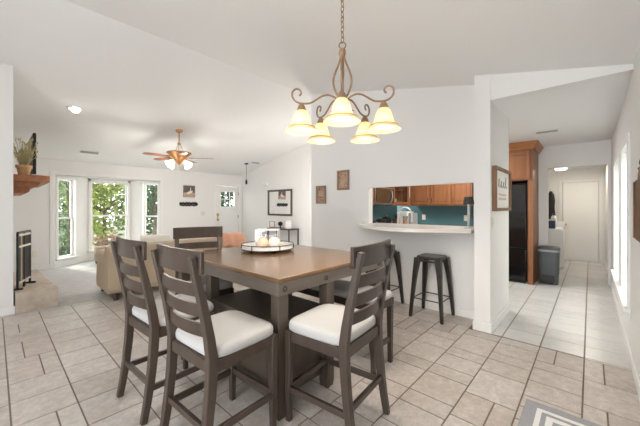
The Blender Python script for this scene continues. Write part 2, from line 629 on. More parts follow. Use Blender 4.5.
# pillar wall along the hall
pw = MB().prism(vpoly(HY, 0.96, 0), 3.62, WP + 0.12, 'x').box(WP + 0.12, 4.60, HY, 0.96, 0, 2.55)
struct(pw.build('wall_pillar', 'wall', smooth=False))
# return wall and far right wall of the living room
rw = MB().prism([(WP + 0.12, 0), (FX, 0), (FX, zc(PE) + 0.02), (WP + 0.12, zc(PE) + 0.02)], PE - 0.12, PE, 'y')
struct(rw.build('wall_return', 'wall', smooth=False))
struct(MB().prism(vpoly(PE - 0.12, BW + 0.12, 0), FX, FX + 0.12, 'x').build('wall_right', 'wall', smooth=False))

# window wall with bay opening and front door opening
DX0, DX1, DZ = 4.80, 5.64, 2.06
ww = MB()
hz = zc(BW) + 0.06
ww.box(-0.4, 0.91, BW, BW + 0.12, 0, hz)
ww.box(3.13, DX0, BW, BW + 0.12, 0, hz)
ww.box(DX1, FX + 0.12, BW, BW + 0.12, 0, hz)
ww.box(0.91, 3.13, BW, BW + 0.12, 2.10, hz)
ww.box(DX0, DX1, BW, BW + 0.12, DZ, hz)
struct(ww.build('wall_back', 'wall', smooth=False))
struct(MB().prism([(0.915, BW + 0.001), (3.125, BW + 0.001), (3.125, BW + 0.10), (2.62, 9.55), (1.52, 9.55), (0.915, BW + 0.10)], 2.10, 2.16).build('ceiling_bay', 'trim', smooth=False))

# fireplace wall and left stub
struct(MB().prism(vpoly(5.46, BW, 0), LX - 0.45, LX, 'x').build('wall_fireplace', 'wall', smooth=False))
struct(MB().prism(vpoly(1.8, 5.6, 0), -2.72, -2.6, 'x').build('wall_rear_block', 'wall', smooth=False))  # unseen wall added to cut sky light from the rear left
struct(MB().prism([(-2.6, 0), (LX - 0.45, 0), (LX - 0.45, zc(5.5) + 0.02), (-2.6, zc(5.5) + 0.02)], 5.46, 5.60, 'y').build('wall_left', 'wall', smooth=False))

# right wall with the hall window opening
HX0, HX1, HZ0, HZ1 = 3.95, 6.02, 0.46, 1.98
rwall = MB()
rwall.box(-2.6, HX0, RY - 0.12, RY, 0, 2.62).box(HX1, 10.2, RY - 0.12, RY, 0, 2.62)
rwall.box(HX0, HX1, RY - 0.12, RY, 0, HZ0).box(HX0, HX1, RY - 0.12, RY, HZ1, 2.62)
struct(rwall.build('wall_hall', 'wall', smooth=False))

# kitchen end wall, header to laundry, laundry walls
kb = MB().box(KX, KX + 0.12, 0.60, 3.81, 0, 2.55).box(KX, KX + 0.12, RY, 0.60, 2.11, 2.55)
struct(kb.build('wall_kitchen_end', 'wall', smooth=False))
struct(MB().box(10.05, 10.17, RY - 0.1, 1.5, 0, 2.36).box(KX + 0.12, 10.05, 1.38, 1.5, 0, 2.36).build('wall_laundry', 'wall', smooth=False))
struct(MB().box(KX - 0.02, KX - 0.003, 0.96, 3.81, 0.90, 1.60).box(4.09, 6.98, 3.672, 3.688, 0.90, 1.60).build('trim_backsplash', 'teal', smooth=False))

# baseboards
bb = MB()
bb.box(WP - 0.015, WP, 0.96, PE, 0, 0.10)
bb.box(3.605, 3.62, HY - 0.015, 0.975, 0, 0.10)
bb.box(3.62, 4.60, HY - 0.015, HY, 0, 0.10).box(3.62, WP - 0.015, 0.96, 0.975, 0, 0.10)
bb.box(4.60, 4.615, HY - 0.015, 0.96, 0, 0.10)
struct(bb.build('baseboard_kitchen', 'trim', bevel=0.004))
struct(MB().box(-2.6, 10.05, RY, RY + 0.014, 0, 0.095).build('baseboard_right', 'trim', bevel=0.004))
b2 = MB().box(LX, 0.91, BW - 0.015, BW, 0, 0.10).box(3.13, DX0 - 0.08, BW - 0.015, BW, 0, 0.10)
b2.box(LX, LX + 0.015, 7.3, BW, 0, 0.10)
struct(b2.build('baseboard_back', 'trim', bevel=0.004))
struct(MB().box(FX - 0.015, FX, PE, BW, 0, 0.10).build('baseboard_far', 'trim', bevel=0.004))
struct(MB().box(-2.6, LX - 0.45, 5.445, 5.46, 0, 0.10).box(LX - 0.45, LX + 0.014, 5.445, 5.46, 0, 0.10).build('baseboard_left', 'trim', bevel=0.004))
struct(MB().box(10.035, 10.05, RY, -0.2, 0, 0.09).build('baseboard_laundry', 'trim'))


# bay windows: local frame x along panel, y outwards, z up
def bay_panel(idx, p0, p1, g0, g1, z0, z1, sunny=False):
    p0, p1 = Vector((*p0, 0)), Vector((*p1, 0))
    d = p1 - p0
    L = d.length
    ang = math.degrees(math.atan2(d.y, d.x))
    wl = MB()
    wl.box(0, g0 - 0.045, 0, 0.12, 0, 2.10).box(g1 + 0.045, L, 0, 0.12, 0, 2.10)
    wl.box(g0 - 0.045, g1 + 0.045, 0, 0.12, 0, z0 - 0.045).box(g0 - 0.045, g1 + 0.045, 0, 0.12, z1 + 0.045, 2.10)
    wo = struct(wl.build('wall_bay_%d' % idx, 'trim', smooth=False))
    wo.location = p0
    wo.rotation_euler = (0, 0, math.radians(ang))
    fr = MB()
    a, b = g0 - 0.045, g1 + 0.045
    # casing
    c = 0.055
    fr.box(a - c, a, -0.018, 0, z0 - 0.09, z1 + 0.1).box(b, b + c, -0.018, 0, z0 - 0.09, z1 + 0.1)
    fr.box(a - c, b + c, -0.018, 0, z1 + 0.045, z1 + 0.1)
    fr.box(a - c - 0.01, b + c + 0.01, -0.05, 0.0, z0 - 0.075, z0 - 0.045)
    w = struct(fr.build('window_%d' % idx, 'trim', bevel=0.003))
    w.location = p0
    w.rotation_euler = (0, 0, math.radians(ang))
    zm = (z0 + z1) / 2
    for nm, q0, q1, yy in (('lower_sash', z0, zm, 0.05), ('upper_sash', zm, z1, 0.075)):
        s = MB()
        s.box(a, a + 0.045, yy, yy + 0.024, q0 - 0.045 if q0 == z0 else q0 - 0.02, q1 + (0.02 if q1 == zm else 0.045))
        s.box(b - 0.045, b, yy, yy + 0.024, q0 - 0.045 if q0 == z0 else q0 - 0.02, q1 + (0.02 if q1 == zm else 0.045))
        s.box(a + 0.045, b - 0.045, yy, yy + 0.024, q0 - 0.045 if q0 == z0 else q0 - 0.02, q0 if q0 == z0 else q0 + 0.02)
        s.box(a + 0.045, b - 0.045, yy, yy + 0.024, q1 - (0.02 if q1 == zm else 0), q1 + (0.02 if q1 == zm else 0.045))
        so = s.build(nm, 'trim', w, smooth=False)
        MB().box(g0 - 0.005, g1 + 0.005, yy + 0.010, yy + 0.014, q0, q1).build('pane', 'window_glass', so, smooth=False)
    lk = MB().box((g0 + g1) / 2 - 0.03, (g0 + g1) / 2 + 0.03, 0.03, 0.05, zm - 0.005, zm + 0.02).build('sash_lock', 'trim', w)
    # baseboard of the panel
    bo = struct(MB().box(0, L, -0.014, 0, 0, 0.10).build('baseboard_bay_%d' % idx, 'trim', bevel=0.003))
    bo.location = p0
    bo.rotation_euler = (0, 0, math.radians(ang))


bay_panel(1, (0.91, BW), (1.60, 9.40), 0.14, 0.47, 0.24, 1.98)
bay_panel(2, (1.60, 9.40), (2.55, 9.40), 0.11, 0.84, 0.30, 1.98)
bay_panel(3, (2.55, 9.40), (3.13, BW), 0.37, 0.67, 0.24, 1.98)
# bay opening casing
struct(MB().box(0.84, 0.908, BW - 0.018, BW - 0.001, 0, 2.10).box(3.132, 3.20, BW - 0.018, BW - 0.001, 0, 2.10).box(0.84, 3.20, BW - 0.018, BW - 0.001, 2.1002, 2.17).build('trim_bay', 'trim', bevel=0.003))

# hall window (twin, seen edge-on)
hw = MB()
cs = 0.07
hw.box(HX0 - cs, HX0, RY, RY + 0.02, HZ0 - 0.02, HZ1 + cs).box(HX1, HX1 + cs, RY, RY + 0.02, HZ0 - 0.02, HZ1 + cs)
hw.box(HX0, HX1, RY, RY + 0.02, HZ1, HZ1 + cs)
hw.box(4.78, 5.19, RY - 0.12, RY + 0.012, HZ0, HZ1)
hw.box(HX0 - cs - 0.03, HX1 + cs + 0.03, RY - 0.0, RY + 0.05, HZ0 - 0.045, HZ0)
hw.box(HX0 - cs, HX1 + cs, RY, RY + 0.016, HZ0 - 0.12, HZ0 - 0.045)
w4 = struct(hw.build('window_4', 'trim', bevel=0.003))
for a, b in ((HX0, 4.78), (5.19, HX1)):
    zm = (HZ0 + HZ1) / 2
    s = MB()
    s.box(a, a + 0.04, RY - 0.118, RY - 0.092, HZ0, HZ1).box(b - 0.04, b, RY - 0.118, RY - 0.092, HZ0, HZ1)
    s.box(a + 0.04, b - 0.04, RY - 0.118, RY - 0.092, HZ0, HZ0 + 0.045).box(a + 0.04, b - 0.04, RY - 0.118, RY - 0.092, HZ1 - 0.045, HZ1)
    s.box(a + 0.04, b - 0.04, RY - 0.118, RY - 0.092, zm - 0.02, zm + 0.02)
    so = s.build('sash', 'trim', w4, smooth=False)
    MB().box(a + 0.03, b - 0.03, RY - 0.107, RY - 0.103, HZ0 + 0.03, HZ1 - 0.03).build('pane', 'window_glass', so, smooth=False)

# front door
dr = MB().box(DX0 + 0.01, DX1 - 0.01, BW + 0.02, BW + 0.065, 0.01, 1.38).box(DX0 + 0.01, 4.98, BW + 0.02, BW + 0.065, 1.38, 1.88).box(5.48, DX1 - 0.01, BW + 0.02, BW + 0.065, 1.38, 1.88).box(DX0 + 0.01, DX1 - 0.01, BW + 0.02, BW + 0.065, 1.88, DZ - 0.01)
d1 = struct(dr.build('door_1', 'trim', smooth=False))
pn = MB()
for a, b in ((4.92, 5.16), (5.28, 5.52)):
    pn.box(a, b, BW + 0.008, BW + 0.02, 0.2, 0.62).box(a, b, BW + 0.008, BW + 0.02, 0.72, 1.24)
pn.build('raised_panel', 'trim', d1, bevel=0.008)
lt = MB().box(4.96, 4.985, BW + 0.006, BW + 0.02, 1.36, 1.90).box(5.475, 5.50, BW + 0.006, BW + 0.02, 1.36, 1.90).box(4.985, 5.475, BW + 0.006, BW + 0.02, 1.36, 1.385).box(4.985, 5.475, BW + 0.006, BW + 0.02, 1.875, 1.90)
for k in (1, 2):
    lt.box(4.98 + 0.5 * k / 3 - 0.008, 4.98 + 0.5 * k / 3 + 0.008, BW + 0.03, BW + 0.045, 1.38, 1.88)
lt.box(4.98, 5.48, BW + 0.03, BW + 0.045, 1.622, 1.638)
lt.build('lite_frame', 'trim', d1)
MB().box(4.98, 5.48, BW + 0.046, BW + 0.05, 1.38, 1.88).build('pane', 'window_glass', d1, smooth=False)
fanl = MB()
for cx in (5.105,):
    fanl.tube([(cx + 0.115 * math.cos(PI * t / 12), BW + 0.056, 1.40 + 0.13 * math.sin(PI * t / 12)) for t in range(13)], 0.022, 6)
fanl.build('door_ornament', 'black', d1)
kn = MB()
for z in (0.96, 1.12):
    kn.lathe([(0.030, 0), (0.030, 0.012), (0.012, 0.02), (0.012, 0.04), (0.028, 0.05), (0.028, 0.062), (0.012, 0.07)], 14, (4.87, BW + 0.02, z), (0, -1, 0))
kn.box(4.855, 4.885, BW + 0.010, BW + 0.02, 0.92, 1.17)
kn.build('handle_set', 'brass', d1)
hg = MB()
for z in (0.25, 1.05, 1.82):
    hg.box(DX1 - 0.02, DX1 - 0.004, BW + 0.004, BW + 0.03, z - 0.05, z + 0.05)
hg.build('hinge', 'bronze', d1)
struct(MB().box(DX0 - 0.07, DX0, BW - 0.018, BW, 0, DZ + 0.07).box(DX1, DX1 + 0.07, BW - 0.018, BW, 0, DZ + 0.07).box(DX0, DX1, BW - 0.018, BW, DZ, DZ + 0.07).build('trim_front_door', 'trim', bevel=0.004))

# laundry door at the end of the hall
d2 = struct(MB().box(10.0, 10.04, -0.15, 0.53, 0.02, 2.00).build('door_2', 'trim', bevel=0.004))
MB().lathe([(0.028, 0), (0.028, 0.008), (0.011, 0.015), (0.011, 0.035), (0.026, 0.045), (0.026, 0.06), (0.01, 0.068)], 14, (10.0, 0.47, 0.92), (-1, 0, 0)).build('door_knob', 'brass', d2)
struct(MB().box(10.02, 10.05, 0.54, 0.61, 0, 2.08).box(10.02, 10.05, -0.23, -0.16, 0, 2.08).box(10.02, 10.05, -0.16, 0.54, 2.01, 2.08).box(10.0, 10.05, -0.15, 0.53, 0, 0.018).build('trim_laundry_door', 'trim', bevel=0.003))
struct(MB().box(KX - 0.012, KX + 0.13, RY + 0.001, RY + 0.045, 0, 2.11).build('trim_hall_opening', 'trim', bevel=0.003))


# ------------------------------------------------------------------ outside
for k_ in ('leaf_a', 'leaf_b', 'leaf_c', 'leaf_d'):
    nt_ = M[k_].node_tree
    b_ = nt_.nodes['Principled BSDF']
    tl_ = nt_.nodes.new('ShaderNodeBsdfTranslucent')
    for l_ in list(nt_.links):
        if l_.to_socket == b_.inputs['Base Color']:
            nt_.links.new(l_.from_socket, tl_.inputs['Color'])
    ms_ = nt_.nodes.new('ShaderNodeMixShader')
    ms_.inputs[0].default_value = 0.5
    nt_.links.new(b_.outputs[0], ms_.inputs[1])
    nt_.links.new(tl_.outputs[0], ms_.inputs[2])
    nt_.links.new(ms_.outputs[0], nt_.nodes['Material Output'].inputs['Surface'])
struct(MB().box(-14, 22, 9.7, 40, -0.5, -0.35).build('ground', 'lawn', smooth=False))
struct(MB().box(-4, 14, -30, RY - 0.6, -0.5, -0.35).build('ground_side', 'lawn', smooth=False))


struct(MB().box(1.0, 12.0, -1.9, -1.7, -0.4, 3.3).build('wall_sky_block', 'blocker', smooth=False))  # unseen slab added outside to block sky light at the hall window


def tree(name, label, loc, h, r, leaf, n, size, zb, sq=1.0, group=None):
    t = thing(name, label, 'tree' if 'tree' in name else 'shrub', loc, 0, group)
    tr = MB()
    tr.tube([(0, 0, 0), (0.05, 0.02, h * 0.3), (-0.04, 0.05, h * 0.6), (0.02, 0, h * 0.92)], [0.04 + h * 0.010, 0.03 + h * 0.008, 0.02 + h * 0.006, 0.012], 8)
    for k in range(7):
        a = random.uniform(0, 2 * PI)
        z = h * random.uniform(0.3, 0.75)
        tr.tube([(0, 0, z), (r * 0.4 * math.cos(a), r * 0.4 * math.sin(a), z + r * 0.25), (r * 0.85 * math.cos(a), r * 0.85 * math.sin(a), z + r * 0.45)], [0.03 + h * 0.004, 0.02 + h * 0.002, 0.008], 5)
    tr.build('trunk', 'bark', t)
    lf = MB()
    cl = [(random.uniform(-0.7, 0.7) * r, random.uniform(-0.7, 0.7) * r, zb + (h - zb) * random.random()) for _ in range(18)]
    for _ in range(n):
        c = random.choice(cl)
        p = Vector((c[0] + random.gauss(0, 0.16) * r, c[1] + random.gauss(0, 0.16) * r, c[2] + random.gauss(0, 0.10) * (h - zb) * sq))
        u = Vector((random.gauss(0, 1), random.gauss(0, 1), random.gauss(0, 1))).normalized()
        w = u.orthogonal().normalized()
        s = size * random.uniform(0.6, 1.3)
        lf.add([p - u * s, p + w * s * 0.5, p + u * s, p - w * s * 0.5], [(0, 1, 2, 3)])
    lf.build('foliage', leaf, t, smooth=False)
    return t


tree('tree', 'yellow-green tree with a slanting bough in the middle bay window', (3.3, 16.0, -0.36), 4.0, 1.5, 'leaf_a', 3000, 0.12, 0.35)
tree('tree', 'deep green tree behind and right of the yellow-green tree', (5.9, 20.5, -0.36), 6.0, 1.9, 'leaf_b', 3000, 0.16, 0.3)
tree('tree', 'narrow grey-green tree seen through the left bay window', (1.75, 13.3, -0.36), 4.6, 0.55, 'leaf_d', 1300, 0.08, 0.3)
tree('tree', 'dark green tree filling the narrow right bay window', (4.35, 13.0, -0.36), 4.4, 0.55, 'leaf_b', 1300, 0.08, 0.3)
tree('tree', 'tall pale green tree far back behind the yellow-green one', (5.0, 27.0, -0.36), 6.5, 2.8, 'leaf_d', 3000, 0.24, 0.1)
tree('tree', 'broad green tree far back at the left of the bay', (2.0, 22.5, -0.36), 5.5, 1.6, 'leaf_b', 2200, 0.17, 0.1)
tree('tree', 'leafy tree glimpsed through the front door pane', (8.9, 15.0, -0.36), 4.2, 1.4, 'leaf_b', 2800, 0.15, 0.6)
tree('shrub', 'low reddish shrub outside, just over the window bench', (2.25, 10.6, -0.36), 0.85, 0.42, 'leaf_c', 420, 0.05, 0.25)
tree('shrub', 'dark shrub at the foot of the left bay window', (1.15, 10.9, -0.36), 0.85, 0.5, 'leaf_b', 700, 0.06, 0.2)

# ------------------------------------------------------------------ dining table
TX0, TX1, TY0, TY1 = 1.21, 2.47, 1.455, 3.0
tb = thing('dining_table', 'large dark wood counter-height dining table with a brown top and pedestal', 'table', ((TX0 + TX1) / 2, (TY0 + TY1) / 2, 0))
hx, hy = (TX1 - TX0) / 2, (TY1 - TY0) / 2
MB().box(-hx, hx, -hy, hy, 0.888, 0.914).build('tabletop', 'tabletop', tb, bevel=0.004)
ap = MB().box(-hx + 0.003, hx - 0.003, -hy + 0.003, -hy + 0.03, 0.80, 0.887).box(-hx + 0.003, hx - 0.003, hy - 0.03, hy - 0.003, 0.80, 0.887)
ap.box(-hx + 0.003, -hx + 0.03, -hy + 0.031, hy - 0.031, 0.80, 0.887).box(hx - 0.03, hx - 0.003, -hy + 0.031, hy - 0.031, 0.80, 0.887)
ap.build('apron', 'apron', tb, bevel=0.003)
for sy in (-1, 1):
    for bx in (-0.575, -0.17, 0.24, 0.575):
        MB().tube([(bx + 0.016 * math.cos(2 * PI * q / 16), sy * (hy - 0.001), 0.842 + 0.016 * math.sin(2 * PI * q / 16)) for q in range(16)], 0.0035, 6, closed=True).build('bolt_ring', 'bolt', tb)


def leg_post(x, y, z1=0.80):
    MB().taper([(x, y, 0), (x, y, 0.05), (x, y, z1)], [(0.07, 0.07), (0.082, 0.082), (0.082, 0.082)], (1, 0, 0)).build('leg', 'espresso_side', tb, bevel=0.003)


pxs = (-hx + 0.05, -hx + 0.52)
for x in pxs + (hx - 0.045,):
    leg_post(x, -hy + 0.05)
    leg_post(x, hy - 0.05)
for x in pxs:
    leg_post(x, 0.16)
cab = MB().box(pxs[0] - 0.03, pxs[1] + 0.03, -hy + 0.07, 0.15, 0.09, 0.60)
cab.build('storage_pedestal', 'espresso_side', tb, bevel=0.004)
MB().box(pxs[0] + 0.07, pxs[1] - 0.07, -hy + 0.062, -hy + 0.069, 0.17, 0.52).box(pxs[0] - 0.037, pxs[0] - 0.031, -hy + 0.14, 0.08, 0.17, 0.52).build('raised_panel', 'espresso_side', tb, bevel=0.004)


# ------------------------------------------------------------------ dining chairs
def arc_rail(half, y0, bulge, z, h, t, n=9):
    pts = []
    for i in range(n):
        x = -half + 2 * half * i / (n - 1)
        pts.append((x, y0 - bulge * (1 - (x / half) ** 2), z))
    return MB().sweep(pts, [(-h / 2, -t / 2), (h / 2, -t / 2), (h / 2, t / 2), (-h / 2, t / 2)], (0, 0, 1))


def post_y(z):
    # rear post centreline: sabre foot, straight at the seat, leaning back above
    if z < 0.6:
        return -0.205 - 0.065 * ((0.6 - z) / 0.6) ** 1.8
    return -0.205 - 0.115 * ((z - 0.6) / 0.55) ** 1.25


def make_chair(label, loc, rz, group):
    c = thing('dining_chair', label, 'chair', loc, rz, group)
    for s in (-1, 1):
        x = s * 0.215
        zs = [0, 0.12, 0.25, 0.4, 0.52, 0.6, 0.7, 0.82, 0.95, 1.05, 1.125]
        wh = [(0.036, 0.038), (0.038, 0.042), (0.04, 0.047), (0.042, 0.05), (0.042, 0.052), (0.042, 0.052), (0.042, 0.048), (0.041, 0.043), (0.04, 0.038), (0.04, 0.034), (0.038, 0.028)]
        MB().taper([(x, post_y(z), z) for z in zs], wh, (1, 0, 0)).build('rear_leg', 'espresso', c, bevel=0.004)
        MB().taper([(x, 0.212, 0), (x, 0.212, 0.1), (x, 0.212, 0.58)], [(0.032, 0.032), (0.036, 0.036), (0.044, 0.044)], (1, 0, 0)).build('front_leg', 'espresso', c, bevel=0.003)
        MB().bar([(x, post_y(0.21) + 0.02, 0.205), (x, 0.195, 0.205)], 0.022, 0.036, (1, 0, 0)).build('stretcher', 'espresso', c, bevel=0.002)
    MB().bar([(-0.197, 0.212, 0.215), (0.197, 0.212, 0.215)], 0.022, 0.036, (0, 1, 0)).build('stretcher', 'espresso', c, bevel=0.002)
    MB().bar([(-0.197, post_y(0.23), 0.235), (0.197, post_y(0.23), 0.235)], 0.022, 0.036, (0, 1, 0)).build('stretcher', 'espresso', c, bevel=0.002)
    fr = MB().box(-0.193, 0.193, 0.198, 0.226, 0.515, 0.58).box(-0.193, 0.193, -0.222, -0.196, 0.515, 0.58)
    fr.box(-0.231, -0.205, -0.178, 0.189, 0.515, 0.58).box(0.205, 0.231, -0.178, 0.189, 0.515, 0.58)
    fr.build('seat_frame', 'espresso', c, bevel=0.003)
    w, d = 0.238, 0.224
    MB().loft([(w * 0.96, d * 0.96, 0.581), (w, d, 0.59), (w * 1.005, d * 1.005, 0.61), (w * 0.99, d * 0.99, 0.628), (w * 0.96, d * 0.96, 0.639), (w * 0.86, d * 0.86, 0.646), (w * 0.5, d * 0.5, 0.650), (w * 0.1, d * 0.1, 0.651)], 56, 6.5, (0, 0.014)).build('seat', 'seat', c, angle=70)
    yt = post_y(1.09) + 0.032
    arc_rail(0.250, yt, 0.028, 1.095, 0.118, 0.024).build('top_rail', 'espresso', c, bevel=0.004)
    for z in (0.955, 0.845, 0.735):
        arc_rail(0.196, post_y(z) + 0.004, 0.028, z, 0.068, 0.018).build('slat', 'espresso', c, bevel=0.003)
    return c


g = 'dining chairs around the table'
ch = make_chair('dark wood dining chair at the near end of the table, back toward the stools', (1.515, 1.245, 0), 6, g)
dup(ch, (0.945, 1.660, 0), -87, 'dark wood dining chair nearest the camera on the sofa side of the table', g)
dup(ch, (0.895, 2.315, 0), -87, 'dark wood dining chair on the table side, leftmost, in front of the beige sofa', g)
dup(ch, (1.415, 2.86, 0), 164, 'dark wood dining chair at the far end of the table, facing the camera', g)

# bench along the far side of the table
be = thing('dining_bench', 'backless dark wood bench with a pale padded seat behind the near-end chair', 'bench', (2.225, 1.97, 0))
for sx in (-1, 1):
    for sy in (-1, 1):
        MB().taper([(sx * 0.137, sy * 0.66, 0), (sx * 0.137, sy * 0.66, 0.51)], [(0.034, 0.034), (0.046, 0.046)], (1, 0, 0)).build('leg', 'espresso', be, bevel=0.003)
MB().box(-0.16, 0.16, -0.685, 0.685, 0.511, 0.575).build('seat_frame', 'espresso', be, bevel=0.003)
for sy in (-1, 1):
    MB().box(-0.112, 0.112, sy * 0.66 - 0.012, sy * 0.66 + 0.012, 0.19, 0.23).build('stretcher', 'espresso', be, bevel=0.002)
MB().loft([(0.160, 0.685, 0.576), (0.166, 0.70, 0.588), (0.166, 0.70, 0.612), (0.160, 0.69, 0.630), (0.13, 0.66, 0.64), (0.05, 0.5, 0.644)], 56, 9).build('seat', 'seat', be, angle=70)


# ------------------------------------------------------------------ bar stools
def make_stool(label, loc, rz, group):
    t = thing('bar_stool', label, 'stool', loc, rz, group)
    MB().loft([(0.146, 0.146, 0.725), (0.152, 0.152, 0.735), (0.152, 0.152, 0.752), (0.146, 0.146, 0.760), (0.132, 0.132, 0.758), (0.11, 0.11, 0.757), (0.02, 0.02, 0.757)], 40, 7).build('seat', 'gunmetal', t, angle=50)
    for sx in (-1, 1):
        for sy in (-1, 1):
            pts, secs = [], []
            for z, r, w in ((0, 0.195, 0.014), (0.02, 0.194, 0.018), (0.3, 0.172, 0.022), (0.55, 0.150, 0.028), (0.735, 0.128, 0.036)):
                pts.append((sx * r, sy * r, z))
                u = w
                secs.append([(-u, -u), (u, -u), (u, u), (-u, u)])
            MB().sweep(pts, secs, (1, 0, 0)).build('leg', 'gunmetal', t, bevel=0.006)
    for z in (0.235, 0.70):
        r = 0.172 if z < 0.5 else 0.124
        br = MB()
        h = 0.007 if z < 0.5 else 0.014
        for a, b in (((-r, -r), (r, -r)), ((r, -r), (r, r)), ((r, r), (-r, r)), ((-r, r), (-r, -r))):
            br.tube([(*a, z), (*b, z)], h, 6)
        br.build('foot_brace' if z < 0.5 else 'seat_brace', 'gunmetal', t)
    return t


st = make_stool('dark metal bar stool standing in the open under the bar, by the pillar', (3.715, 1.475, 0), 0, 'metal bar stools at the bar')
dup(st, (3.715, 2.165, 0), 0, 'dark metal bar stool half hidden behind the near-end dining chair', 'metal bar stools at the bar')

# ------------------------------------------------------------------ bar counter (curved worktop through the opening)
outer = [(3.60, 0.985), (3.47, 1.20), (3.33, 1.42), (3.245, 1.62), (3.23, 1.80), (3.28, 2.02), (3.40, 2.26), (3.58, 2.48), (3.80, 2.68), (WP - 0.003, 2.78)]
poly = [(4.16, 1.065), (4.16, 2.555), (WP + 0.0, 2.555), (WP - 0.003, 2.60)] + outer[::-1] + [(WP - 0.003, 0.985), (WP - 0.003, 1.065)]
# smooth the front arc
bc = MB().prism(poly, 1.072, 1.118)
tag(bc.build('bar_counter', 'counter', bevel=0.008), 'pale curved bar counter running through the kitchen pass-through', 'counter')

# ------------------------------------------------------------------ kitchen
def cab_door(parent, cx0, cx1, z0, z1, hside, glass=False):
    """door on the local front plane y=0, facing -y"""
    d = MB()
    s = 0.055
    d.box(cx0, cx0 + s, -0.02, 0, z0, z1).box(cx1 - s, cx1, -0.02, 0, z0, z1)
    d.box(cx0 + s, cx1 - s, -0.02, 0, z0, z0 + s).box(cx0 + s, cx1 - s, -0.02, 0, z1 - s, z1)
    o = d.build('door', 'oak', parent, bevel=0.003)
    if glass:
        MB().box(cx0 + s, cx1 - s, -0.012, -0.008, z0 + s, z1 - s).build('glass_pane', 'cab_glass', o, smooth=False)
    else:
        MB().box(cx0 + s, cx1 - s, -0.006, -0.001, z0 + s, z1 - s).box(cx0 + s + 0.022, cx1 - s - 0.022, -0.019, -0.006, z0 + s + 0.022, z1 - s - 0.022).build('door_panel', 'oak', o, bevel=0.006)
    hxp = cx0 + 0.028 if hside < 0 else cx1 - 0.028
    if hside:
        MB().tube([(hxp, -0.02, z0 + 0.06), (hxp, -0.045, z0 + 0.075), (hxp, -0.045, z0 + 0.125), (hxp, -0.02, z0 + 0.14)], 0.006, 6).build('handle', 'black', o)
    return o


def upper(label, loc, rz, w, z0, z1, doors, depth=0.33, glass=False, group='upper kitchen cabinets'):
    t = thing('wall_cabinet', label, 'cabinet', loc, rz, group)
    b = MB()
    if glass:
        b.box(0, 0.02, 0.001, depth, z0, z1).box(w - 0.02, w, 0.001, depth, z0, z1).box(0.02, w - 0.02, 0.001, depth, z0, z0 + 0.02).box(0.02, w - 0.02, 0.001, depth, z1 - 0.02, z1).box(0.02, w - 0.02, depth - 0.015, depth, z0 + 0.02, z1 - 0.02)
        b.box(0.02, w - 0.02, 0.03, depth - 0.015, (z0 + z1) / 2 - 0.01, (z0 + z1) / 2 + 0.01)
    else:
        b.box(0, w, 0.001, depth, z0, z1)
    b.build('body', 'oak', t, bevel=0.003)
    for a, c, h in doors:
        cab_door(t, a, c, z0 + 0.03, z1 - 0.03, h, glass)
    return t


UX = KX - 0.36  # front plane of the end-wall uppers
# facing -X: local x -> -Y (rz=-90): local (x,y) -> (y,-x)
UH = 1.40
upper('oak wall cabinet whose handle is on its right edge, left of the plain run', (UX, 3.235, 0), -90, 0.495, UH, 2.16, [(0.065, 0.48, 1)])
upper('oak wall cabinet in the middle of the run over the teal backsplash', (UX, 2.735, 0), -90, 0.47, UH, 2.16, [(0.015, 0.455, -1)])
upper('oak wall cabinet at the right end of the run, behind the small lamp', (UX, 2.26, 0), -90, 0.42, UH, 2.16, [(0.015, 0.39, -1)])
# stove wall (facing -Y): local = world orientation
upper('narrow oak wall cabinet left of the microwave', (4.86, 3.345, 0), 0, 0.48, UH, 2.16, [(0.02, 0.46, 1)], depth=0.32)
upper('short oak wall cabinet above the microwave', (5.35, 3.345, 0), 0, 0.77, 1.80, 2.16, [(0.015, 0.38, 1), (0.39, 0.755, -1)], depth=0.32)
gc = upper('oak corner cabinet with a glass door beside the microwave', (6.13, 3.345, 0), -10, 0.655, UH, 2.16, [(0.02, 0.60, 0)], depth=0.20, glass=True)
for k, (gx, gz, gm, hh) in enumerate(((0.19, UH + 0.021, 'white', 0.14), (0.33, UH + 0.021, 'photo_sand', 0.10))):
    p = Vector((6.13, 3.345, 0)) + Matrix.Rotation(math.radians(-10), 3, 'Z') @ Vector((gx, 0.09, 0))
    o = MB().lathe([(0.03, 0), (0.045, 0.01), (0.055, hh * 0.6), (0.05, hh), (0.045, hh), (0.045, hh - 0.01)], 16).build('jar', gm)
    o.location = (p.x, p.y, gz)
    tag(o, ['white jar behind the glass cabinet door', 'tan jar behind the glass cabinet door'][k], 'jar')

mw = thing('microwave', 'over-range microwave with a curved handle on the kitchen stove wall', 'microwave', (5.355, 3.31, 1.43))
MB().box(0, 0.76, 0.001, 0.355, 0, 0.36).build('body', 'steel', mw, bevel=0.005)
MB().box(0.02, 0.58, -0.02, 0, 0.03, 0.34).build('door', pbr('brown_reflection_glass', (0.075, 0.042, 0.02), 0.2), mw, bevel=0.004)  # brown reflection put into the dark glass colour
MB().box(0.63, 0.75, -0.012, 0, 0.03, 0.34).build('control_panel', 'glossblack', mw)
MB().tube([(0.605, -0.005, 0.03), (0.605, -0.05, 0.07), (0.605, -0.062, 0.18), (0.605, -0.05, 0.29), (0.605, -0.005, 0.33)], 0.012, 8).build('handle', 'steel', mw)

